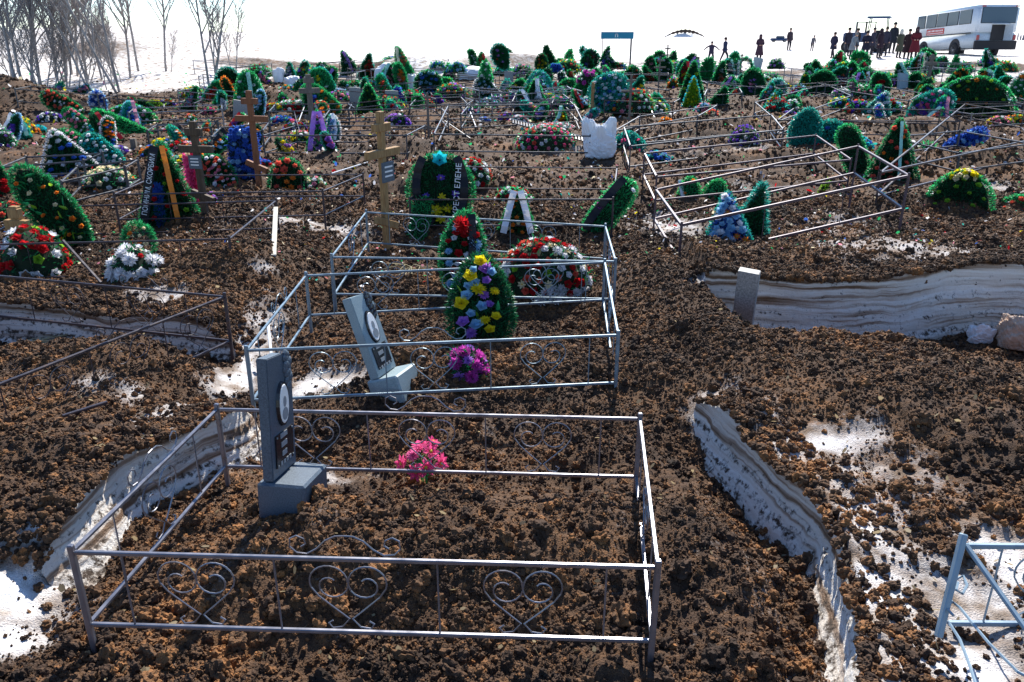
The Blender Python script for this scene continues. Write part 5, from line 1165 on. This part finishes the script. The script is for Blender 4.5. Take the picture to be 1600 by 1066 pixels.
def tree(px, py, k, s, lean, label, name='bare_tree', cat='tree', group='bare trees on the snowy rise'):
    p = ground(px, py); t = thing(name, label, cat, p, (R(rng.uniform(-3,3)), R(lean), rng.uniform(0, 6.28) if abs(lean) < 6 else 0), group)
    for nm, me in zip(('trunk','limbs','twigs'), TP[k]):
        o = link(nm, me, t); o.scale = (s, s, s)
        if nm == 'twigs': o['kind'] = 'stuff'
TREES = [(8,146,0,.95,-8,'bare tree at the very left edge of the wood'),(26,143,1,1.0,-3,'bare tree second from the left edge'),(38,142,2,1.1,-10,'bare tree leaning left over the dirt bank'),(50,140,0,1.0,4,'straight bare tree behind the dirt bank top'),
 (62,128,1,.8,0,'slender bare tree set back behind the dirt bank'),(88,122,2,1.0,-4,'bare tree left of the densest clump'),(104,120,0,1.0,2,'thick bare tree in the middle of the densest clump'),(112,117,1,1.0,-3,'tall bare tree in the densest clump'),(122,118,2,1.15,5,'bare tree with wide twigs at the right of the densest clump'),
 (136,126,1,.85,-3,'bare tree just right of the densest clump'),(148,142,3,1.0,-14,'double stemmed bare tree leaning left by the blue wreath'),(184,146,3,1.15,-18,'long double stems leaning left over the snow edge'),(203,122,2,1.0,-12,'bare tree leaning left before the snow slope'),(216,112,1,.9,-2,'upright bare tree at the right end of the wood'),
 (259,112,0,.9,0,'lone bare tree standing on the snow slope'),(332,150,3,1.1,-16,'forked sapling leaning left over the graves'),(74,132,3,1.0,6,'forked bare tree behind the dirt bank'),(160,125,0,.8,-5,'pale bare tree between the leaning stems'),(20,128,2,.9,3,'bare tree deep in the left of the wood'),(96,128,3,.9,-6,'low forked tree in front of the densest clump')]
for a in TREES: tree(*a[:4], a[4]*.6+5, a[5])
for px, py, k, s, l, lb in [(340,148,5,1.15,4,'thin straight sapling right of the forked one'),(369,116,5,1.0,14,'thin sapling leaning right behind the striped arch'),(362,114,5,.8,-4,'short thin sapling behind the striped arch'),(268,113,5,.55,16,'crooked little sapling by the lone tree')]:
    tree(px, py, k, s, l, lb, 'sapling', 'sapling', 'saplings along the grave edge')
for px, py, s, l, lb in [(60,142,.9,4,'tangled bare shrub on the dirt bank'),(100,138,1.0,-6,'bare shrub under the densest clump'),(130,140,.9,8,'bare shrub left of the blue wreath'),(30,140,.8,0,'bare shrub among the leftmost trunks'),(172,140,.8,-10,'bare shrub at the foot of the leaning stems'),(186,130,.7,5,'small bare shrub near the snow slope'),(80,141,.9,10,'bare shrub in the middle of the dirt bank')]:
    tree(px, py, 4, s, l, lb, 'bare_shrub', 'shrub', 'bare shrubs below the trees')

# ------------------------------------------------------------------ people
M_SKIN = solid('skin', (.45,.27,.20), .6); M_TROUS = solid('dark_trousers', (.02,.02,.03), .8); M_COAT = obj_color_mat('coat_cloth', .0, .85, .06); M_SHOE = solid('shoe', (.02,.018,.016), .5)
def body_mesh(pose):
    J = dict(pel=(0,0,.93), spi=(0,0,1.12), che=(0,0,1.34), nec=(0,0,1.49), hd=(0,-.015,1.59), top=(0,-.01,1.69))
    rad = dict(pel=(.155,.12), spi=(.15,.115), che=(.175,.125), nec=(.055,.055), hd=(.078,.092), top=(.07,.085))
    E = [('pel','spi'),('spi','che'),('che','nec'),('nec','hd'),('hd','top')]
    for s, n in ((-1,'l'),(1,'r')):
        arm = dict(stand=[(.19,0,1.40),(.245,.03,1.14),(.25,-.05,.90),(.245,-.08,.80)], out=[(.19,0,1.40),(.42,0,1.27),(.62,-.02,1.10),(.70,-.03,1.04)], front=[(.19,0,1.40),(.255,.0,1.15),(.10,-.22,1.08),(.03,-.25,1.08)],
                   walk=[(.19,0,1.40),(.245,.05*s,1.14),(.25,-.12*s,.93),(.245,-.17*s,.84)], bend=[(.19,-.12,1.34),(.22,-.24,1.10),(.18,-.36,.92),(.16,-.40,.84)])[pose]
        leg = dict(stand=[(.10,0,.88),(.115,-.02,.49),(.115,.02,.08),(.125,-.14,.04)], out=[(.10,0,.88),(.19,-.02,.49),(.27,.02,.08),(.30,-.12,.04)], front=[(.10,0,.88),(.11,-.02,.49),(.11,.02,.08),(.12,-.14,.04)],
                   walk=[(.10,0,.88),(.11,-.17*s-.04,.50),(.11,-.22*s+.08*(s<0),.09),(.11,-.22*s-.14,.05)], bend=[(.10,.02,.88),(.115,-.04,.49),(.115,.02,.08),(.125,-.14,.04)])[pose]
        for nm, pos, rr in zip(('sh','el','wr','ha'), arm, (.072,.058,.042,.045)): J[nm+n] = (pos[0]*s, pos[1], pos[2]); rad[nm+n] = (rr, rr)
        for nm, pos, rr in zip(('hi','kn','an','to'), leg, (.105,.075,.052,.045)): J[nm+n] = (pos[0]*s, pos[1], pos[2]); rad[nm+n] = (rr, rr)
        E += [('che','sh'+n),('sh'+n,'el'+n),('el'+n,'wr'+n),('wr'+n,'ha'+n),('pel','hi'+n),('hi'+n,'kn'+n),('kn'+n,'an'+n),('an'+n,'to'+n)]
    if pose == 'bend':
        for k, o in (('spi',-.04),('che',-.12),('nec',-.20),('hd',-.25),('top',-.28)): J[k] = (J[k][0], J[k][1]+o, J[k][2]-.04)
    ks = list(J); me = bpy.data.meshes.new('sk'); me.from_pydata([J[k] for k in ks], [(ks.index(a), ks.index(b)) for a, b in E], []); o = bpy.data.objects.new('sk', me); C.objects.link(o)
    o.modifiers.new('s', 'SKIN'); sd = o.modifiers.new('u', 'SUBSURF'); sd.levels = 2; sd.render_levels = 2
    for i, k in enumerate(ks): me.skin_vertices[0].data[i].radius = rad[k]
    me.skin_vertices[0].data[0].use_root = True
    dg = bpy.context.evaluated_depsgraph_get(); b = bpy.data.meshes.new_from_object(o.evaluated_get(dg)); bpy.data.objects.remove(o)
    b.materials.clear()
    for m in (M_COAT, M_SKIN, M_TROUS, M_SHOE): b.materials.append(m)
    hz = J['wrl'][2]
    for f in b.polygons:
        c = f.center; mi = 0
        if c.z > 1.475: mi = 1
        elif c.z < .10: mi = 3
        elif c.z < .86 and abs(c.x) < .34 and not (pose in ('stand','walk') and abs(c.x) > .205): mi = 2
        if min((Vector(J['ha'+n])-c).length for n in 'lr') < .075: mi = 1
        f.material_index = mi; f.use_smooth = True
    b.name = 'body'; return b
BODY = {p: body_mesh(p) for p in ('stand','out','front','walk','bend')}
def coat_mesh(z0, fl, dy=0):
    m = MB(); m.lathe([(.17*fl,z0),(.175*fl*.97,z0+.1),(.17,.95),(.165,1.12),(.19,1.33),(.165,1.43),(.07,1.47)], 14, (0,0,0), 1.18, .86)
    v = m.v; m.v = [(x, y-dy*max(0, (z-.9)/.5), z) for x, y, z in v]; return m.mesh('coat', M_COAT, True)
COATS = {(z, p): coat_mesh(z, f, .16 if p == 'bend' else 0) for z, f in ((.62,1.25),(.78,1.12),(.42,1.4)) for p in ('s','bend')}
def hat_mesh(kind):
    m = MB()
    if kind == 'hair': m.lathe([(.088,1.585),(.097,1.64),(.092,1.70),(.06,1.75),(.01,1.765)], 12, (0,.012,0), 1, 1.15)
    elif kind == 'cap': m.lathe([(.099,1.64),(.103,1.69),(.095,1.745),(.05,1.785),(.01,1.79)], 12, (0,.0,0), 1, 1.15)
    else: m.lathe([(.12,1.45),(.105,1.56),(.108,1.66),(.095,1.73),(.05,1.775),(.01,1.785)], 12, (0,.025,0), 1, 1.1)
    return m.mesh({'hair':'hair','cap':'knit_cap','scarf':'headscarf'}[kind], M_COAT, True)
HATS = {k: hat_mesh(k) for k in ('hair','cap','scarf')}
PEOPLE = [(1110,99,33,'out',.78,(.03,.025,.05),'hair',(.02,.015,.015),0,'person standing with legs and arms spread on the snow line'),(1131,97,37,'walk',.78,(.02,.03,.07),'hair',(.02,.015,.015),70,'person in dark blue walking sideways on the snow line'),
 (1185,96,40,'front',.42,(.05,.025,.04),'scarf',(.05,.03,.04),0,'person in long plum coat holding something before them'),(1232,79,33,'stand',.78,(.04,.03,.04),'cap',(.03,.02,.02),20,'person standing apart near the distant dark car'),
 (1268,80,24,'bend',.78,(.10,.10,.12),'cap',(.05,.04,.04),10,'person in grey stooping on the far snow'),(1300,91,39,'walk',.62,(.02,.02,.045),'hair',(.02,.012,.01),-60,'person in dark navy coat stepping away left of the group'),
 (1322,88,42,'stand',.78,(.02,.02,.035),'cap',(.015,.015,.02),15,'person in black standing behind the grey jacket'),(1329,93,41,'bend',.62,(.17,.20,.23),'hair',(.20,.18,.17),25,'person in pale grey jacket seen from behind'),
 (1350,94,44,'front',.62,(.015,.015,.03),'hair',(.01,.01,.012),-20,'person in black jacket with bag in front of the tractor'),(1372,91,44,'stand',.62,(.03,.018,.028),'scarf',(.03,.02,.03),30,'person in dark wine coat before the tractor wheel'),
 (1380,88,44,'stand',.78,(.03,.03,.05),'hair',(.05,.04,.03),-40,'person in dark grey half hidden behind the wine coat'),(1392,84,46,'stand',.62,(.015,.02,.03),'cap',(.015,.015,.02),0,'tallest dark dressed person in the group by the bus'),(1403,91,43,'stand',.42,(.06,.065,.045),'scarf',(.55,.52,.46),20,'person in long olive coat and white headscarf'),
 (1415,93,45,'stand',.42,(.028,.014,.018),'cap',(.02,.015,.02),-10,'person in long maroon coat next to the red one'),(1426,93,48,'front',.42,(.11,.012,.02),'scarf',(.04,.02,.03),-20,'person in long red coat at the corner of the bus'),
 (856,110,31,'stand',.42,(.40,.03,.06),'hair',(.10,.06,.05),-15,'person dressed in red standing among the far wreaths'),(1361,86,40,'stand',.62,(.03,.03,.05),'cap',(.03,.03,.04),45,'person in dark clothes between the black jacket and wine coat'),(1336,84,38,'stand',.78,(.025,.02,.02),'hair',(.02,.015,.01),-70,'dark person partly behind the pale grey jacket')]
for px, py, hp, pose, cz, cc, hk, hc, yw, lb in PEOPLE:
    p = ground(px, py); s = hp*depth(p)/F/1.76
    t = thing('person', lb, 'person', p-Vector((0,0,.03)), (0, 0, R(yw)), 'mourners standing on the snow'); t.scale = (s, s, s)
    link('body', BODY[pose], t, color=cc); link('coat', COATS[(cz, 'bend' if pose == 'bend' else 's')], t, color=cc)
    o = link(HATS[hk].name, HATS[hk], t, color=hc)
    if pose == 'bend': o.location = (0,-.26,-.04)
# ------------------------------------------------------------------ bus
M_BUS = paint('white_bus_paint', (.62,.68,.74), .35, .06, 0); M_BUSLOW = paint('pale_grey_bus_paint', (.52,.58,.62), .4, .1, 0)
M_GLASS = solid('tinted_bus_glass', (.05,.085,.12), .2, .4); M_RUBBER = solid('rubber', (.018,.018,.02), .8); M_REDSIGN = solid('red_sign_vinyl', (.50,.05,.04), .5); M_STEEL = solid('dull_steel', (.22,.22,.23), .45, .5, .5); M_LAMP = solid('red_lamp_glass', (.35,.02,.02), .25, .6)
M_DIRTSHADE = solid('dirty_plastic_and_shade', (.03,.028,.03), .7)  # dirty plastic parts, and the painted shade inside the bus hatch
a = ground(1521, 88); t = thing('bus', 'white and pale blue bus with open rear hatch standing on dirty snow', 'bus', (a.x+1.2, a.y, a.z-.05), (R(-3.0), 0, R(2.5)))
bs = .0385/.0385*65*depth(a)/F/2.12/1.16; t.scale = (bs, bs, bs)
def rbox(mb, c, d, bev, seg=3):
    bm = bmesh.new(); bmesh.ops.create_cube(bm, size=1)
    for v in bm.verts: v.co = Vector((v.co.x*d[0], v.co.y*d[1], v.co.z*d[2]))
    bmesh.ops.bevel(bm, geom=list(bm.edges), offset=bev, segments=seg, affect='EDGES'); bm.verts.index_update()
    mb.add([v.co+Vector(c) for v in bm.verts], [[v.index for v in f.verts] for f in bm.faces]); bm.free()
m = MB(); rbox(m, (0,3.5,2.05), (2.5,7,1.65), .16, 4); m.build('upper_body', M_BUS, t, True); m = MB(); rbox(m, (0,3.52,.95), (2.46,6.94,.80), .08, 2); m.build('lower_body', M_BUSLOW, t, True)
def pane(x, y, z, dx, dy, dz, nm='window'):
    m = MB(); m.box((x,y,z), (dx,dy,dz), None, .015); f = m.build(nm, M_RUBBER, t)
    m = MB(); k = .05; m.box((x-(.018 if dx < .1 else 0), y-(.018 if dy < .1 else 0), z), (max(dx-k, .02) if dx > .1 else dx, max(dy-k, .02) if dy > .1 else dy, dz-k)); m.build('pane', M_GLASS, f)
    return f
pane(-.02, -.01, 2.30, 2.1, .04, .88, 'rear_window')
for y, l in ((1.25,1.25),(2.55,1.15),(3.75,1.15),(5.0,1.2),(6.2,.95)):
    f = pane(-1.255, y, 2.28, .04, l, .80)
    m = MB(); m.box((-1.286, y, 2.45), (.012, l-.06, .025)); m.build('sliding_rail', M_STEEL, f)
    f = pane(1.255, y, 2.28, .04, l, .80)
m = MB(); m.box((.05,-.012,1.35), (.78,.05,.85)); m.build('hatch_opening_shade', M_DIRTSHADE, t)  # dark slab paints the shade inside the open hatch
m = MB(); m.box((.52,-.30,1.35), (.03,.60,.86), Euler((0,0,.25)).to_matrix(), .006); m.build('hatch_door', M_BUSLOW, t)
m = MB(); m.box((.05,-.22,1.84), (.9,.45,.03), Euler((.15,0,0)).to_matrix(), .006); m.build('hatch_lid', M_BUSLOW, t)
m = MB(); m.box((.0,-.03,.66), (2.5,.22,.50), None, .04); m.build('bumper', M_DIRTSHADE, t)
m = MB(); m.box((-1.262,3.3,1.36), (.03,5.6,.05)); m.build('side_stripe', M_DIRTSHADE, t)
m = MB(); m.box((-1.266,4.4,1.62), (.02,2.0,.34)); sg = m.build('red_sign', M_REDSIGN, t)
m = MB()
for k in range(11): m.box((-1.279,3.58+k*.164,1.67), (.006,.11-.02*(k % 3),.10))
for k in range(14): m.box((-1.279,3.55+k*.128,1.53), (.006,.08,.06))
m.build('sign_lettering', M_WHITE, sg)
for x in (-1.0,1.0):
    m = MB(); m.box((x,-.02,2.79), (.22,.05,.07), None, .01); m.build('roof_lamp', M_LAMP, t); m = MB(); m.box((x*1.1,-.03,1.08), (.16,.05,.28), None, .01); m.build('tail_lamp', M_LAMP, t)
for y in (2.3,4.6):
    m = MB(); m.box((0,y,2.90), (.8,.6,.05), None, .02); m.build('roof_hatch', M_BUSLOW, t)
def wheel(parent, x, y, z, r, w, nm='wheel'):
    m = MB(); m.lathe([(r*.62,-w/2),(r*.95,-w/2),(r,-w*.35),(r,w*.35),(r*.95,w/2),(r*.62,w/2)], 22)
    m.v = [(x+q[2], y+q[0], z+q[1]) for q in m.v]; o = m.build(nm, M_RUBBER, parent, True)
    m = MB(); m.lathe([(r*.6,-w*.5),(r*.5,-w*.42),(r*.2,-w*.42),(r*.16,-w*.52),(.01,-w*.52)], 18); m.v = [(x+q[2], y+q[0], z+q[1]) for q in m.v]; m.build('rim', M_STEEL, o); return o
for x in (-1.12,1.12):
    for y in (2.0,5.6):
        m = MB(); pr = [(y+.56*cos(k*pi/10), .55+.56*sin(k*pi/10)) for k in range(11)]; n = len(pr)
        xx = (-1.268,-1.18) if x < 0 else (1.18,1.268)
        m.add([(xx[0], q[0], q[1]) for q in pr]+[(xx[1], q[0], q[1]) for q in pr], [tuple(range(n)), tuple(range(2*n-1, n-1, -1))]+[(i, i+1, n+i+1, n+i) for i in range(n-1)]); m.build('wheel_arch', M_DIRTSHADE, t)
        wheel(t, x*1.06, y, .45, .45, .26)
m = MB(); m.tube([(.3,.4,2.85),(.3,.35,3.9)], .012, 5); m.build('aerial', M_LAMP, t)
# ------------------------------------------------------------------ tractor behind the mourners
a = ground(1366, 82); t = thing('tractor', 'tractor with open glass cab behind the group of mourners', 'tractor', a, (0,0,R(62))); k = 52*depth(a)/F/2.75; t.scale = (k,k,k)
M_TRAC = paint('blue_tractor_paint', (.03,.06,.14), .45, .2); 
m = MB(); rbox(m, (0,1.6,1.15), (.75,1.9,.75), .08, 2); m.build('hood', M_TRAC, t); m = MB(); m.box((0,.0,.95), (1.3,1.5,.5), None, .05); m.build('chassis', M_TRAC, t)
for x in (-.72,.72):
    for y in (-.75,.7): m = MB(); m.bar((x,y,1.1), (x*.92,y*.9,2.6), .07); m.build('cab_post', M_DIRTSHADE, t)
m = MB(); m.box((0,0,2.68), (1.6,1.75,.16), None, .06); m.build('cab_roof', M_TRAC, t); m = MB(); m.box((0,-.1,1.4), (.5,.5,.6), None, .08); m.build('seat', M_DIRTSHADE, t)
for x in (-.85,.85): wheel(t, x, -.35, .72, .75, .40); wheel(t, x*.95, 2.1, .45, .46, .26)
m = MB(); m.tube([(.25,1.7,1.5),(.25,1.7,2.4)], .04, 8); m.build('exhaust', M_STEEL, t)
a = ground(1348, 80); t = thing('loader_frame', 'thin open metal frame left of the tractor cab', 'metal frame', a, (0,0,.3)); k = 42*depth(a)/F/2.2
for x in (-.45,.45):
    for y in (-.5,.5): m = MB(); m.bar((x,y,0), (x,y,2.2*k), .06); m.build('post', M_DIRTSHADE, t)
for x in (-.45,.45): m = MB(); m.bar((x,-.55,2.2*k), (x,.55,2.2*k), .07); m.build('rail', M_DIRTSHADE, t)
for y in (-.5,.5): m = MB(); m.bar((-.42,y,2.2*k), (.42,y,2.2*k), .07); m.build('rail', M_DIRTSHADE, t)
# ------------------------------------------------------------------ teal sign board on posts
M_SIGN = solid('teal_sign_paint', (.02,.22,.36), .5); a = ground(984, 108); d = depth(a); k = d/F
t = thing('sign_board', 'teal sign board on a tall post standing on the snow line', 'sign', a); zt = (108-54)*k
m = MB(); m.bar((0,0,-.3), (0,0,zt), .07); m.build('post', M_GREYM, t); m = MB(); m.box((-22*k,-.06,zt-5*k), (50*k,.05,10*k), None, .01); bd = m.build('board', M_SIGN, t)
m = MB()
for x, y, w, h in [(-25,-5,1.2,5),(-21.6,-5,1.2,5),(-23.3,-3,4.6,1.1)]: m.box((x*k,-.09,zt+y*k), (w*k,.012,h*k))
m.build('white_emblem', M_WHITE, bd)
m = MB(); m.bar((-44*k,.03,-.3), (-44*k,.03,zt-8*k), .03); m.build('post', M_GREYM, t)
for px, b, h, lb in [(984,112,14,'thin pole below the teal sign')]: pass
# ------------------------------------------------------------------ far snow rises, parked car, distant wood
M_SNOW = solid('clean_snow', (.80,.83,.87), .6, .3); M_EARTH = solid('bare_earth', (.07,.05,.04), .9)
def rise_(px0, px1, ytop, ybot, dist, nm, label=None):
    u0, u1 = (px0-800)/F*dist, (px1-800)/F*dist; w = (u1-u0); zt = CAMZ+(50-ytop)/F*dist; zb = CAMZ+(50-ybot)/F*dist-1.0; cx = (u0+u1)/2
    m = MB(); n = 40; pts = []
    for i in range(n+1):
        f = i/n; x = cx+(f-.5)*w; e = sin(pi*f)**.8; z = zb+(zt-zb)*e; pts.append((x, z))
    m.add([(x, dist-0, zb-2) for x, z in pts]+[(x, dist+3, z) for x, z in pts]+[(x, dist+12, z*.9+zb*.1) for x, z in pts]+[(x, dist+22, zb-2) for x, z in pts], [(r*(n+1)+i, r*(n+1)+i+1, (r+1)*(n+1)+i+1, (r+1)*(n+1)+i) for r in range(3) for i in range(n)])
    m.build(nm, M_SNOW, kind='structure', smooth=True)
    m = MB(); cr = [(x, dist+2.2+.3*sin(i), z+.05) for i, (x, z) in enumerate(pts)]
    m.tube(cr[1:-1], [.12+.55*w/14*sin(pi*(i+1)/n)**1.5*(.7+.3*sin(i*1.7)) for i in range(n-1)], 6)
    m.build('bare_earth_crest', M_EARTH, kind='structure', smooth=True)
rise_(1022, 1086, 48.5, 54, 260, 'snow_rise'); rise_(724, 798, 92, 93.5, 62, 'snow_rise')
a = ground(1217, 66); k = 26*depth(a)/F/4.2; t = thing('parked_car', 'small dark car parked far off left of the mourners', 'car', (a.x, a.y, a.z), (0,0,R(80))); t.scale = (k,k,k)
m = MB(); rbox(m, (0,0,.62), (1.7,4.2,.65), .15, 2); m.build('body', M_TRAC, t, True); m = MB(); rbox(m, (0,-.2,1.15), (1.45,2.2,.6), .2, 2); m.build('cabin', M_GLASS, t, True)
for x in (-.8,.8):
    for y in (-1.3,1.3): wheel(t, x, y, .32, .32, .2)
M_FARWOOD = solid('far_wood', (.16,.17,.20), .9)
def far_row(px0, px1, ytop, ybot, dist, nm, n, seed):
    r = np.random.RandomState(seed); x = (r.uniform(px0, px1, n)-800)/F*dist; zb = CAMZ+(50-ybot)/F*dist; h = (ybot-ytop)/F*dist*r.uniform(.35, 1, n); P = np.stack([x, np.full(n, dist)+r.uniform(0, 12, n), np.full(n, zb-.6)], 1)
    D = unit(np.stack([r.normal(0,.12,n), r.normal(0,.1,n), np.ones(n)], 1)); V, F_ = needles(P, D, h, h*.22, seed); link(nm, np_mesh(nm, V, F_, M_FARWOOD), kind='stuff')
far_row(1205, 1450, 51, 62, 330, 'far_wood', 420, 1); far_row(1153, 1182, 55, 67, 240, 'far_bushes', 130, 2); far_row(1590, 1700, 40, 60, 150, 'far_scrub', 260, 3)
# broken snow blocks thrown along the far edge of the graves
def snow_block(px, py, w, h, label, seed):
    p = ground(px, py); d = depth(p); W_ = w*d/F/2; h_ = h*d/F; bm = bmesh.new(); bmesh.ops.create_icosphere(bm, subdivisions=4, radius=1)
    for v in bm.verts:
        c = v.co.copy(); m_ = max(abs(c.x), abs(c.y), abs(c.z)); c = c.lerp(c/m_*.9, .6); n = float(fbm(np.array([c.x*1.5+seed]), np.array([c.z*1.5+c.y]), seed, 3)[0]); v.co = Vector((c.x*W_*(1+.35*n), c.y*W_*.6*(1+.3*n), (c.z+.7)*h_*.62*(1+.3*n)))
    me = bpy.data.meshes.new('snow_block'); bm.to_mesh(me); bm.free(); me.materials.append(M_SNOW); me.polygons.foreach_set('use_smooth', [True]*len(me.polygons)); o = link('snow_block', me, None, p); tag(o, label, 'snow block', 'snow blocks along the far edge')
for i, b in enumerate([(605,138,34,32,'tall shaded snow block behind the olive triangle wreath'),(634,140,30,22,'rounded snow block right of the tall one'),(738,126,50,18,'long snow block left of the tall green wreath'),(805,120,60,13,'low snow block under the far earth strip'),(457,138,24,17,'grey snow block behind the white flower bed'),(437,130,18,20,'dirty snow block left of the grey one'),(512,134,22,15,'small snow block right of the grey cross')]):
    snow_block(*b[:4], b[4], 31+i)
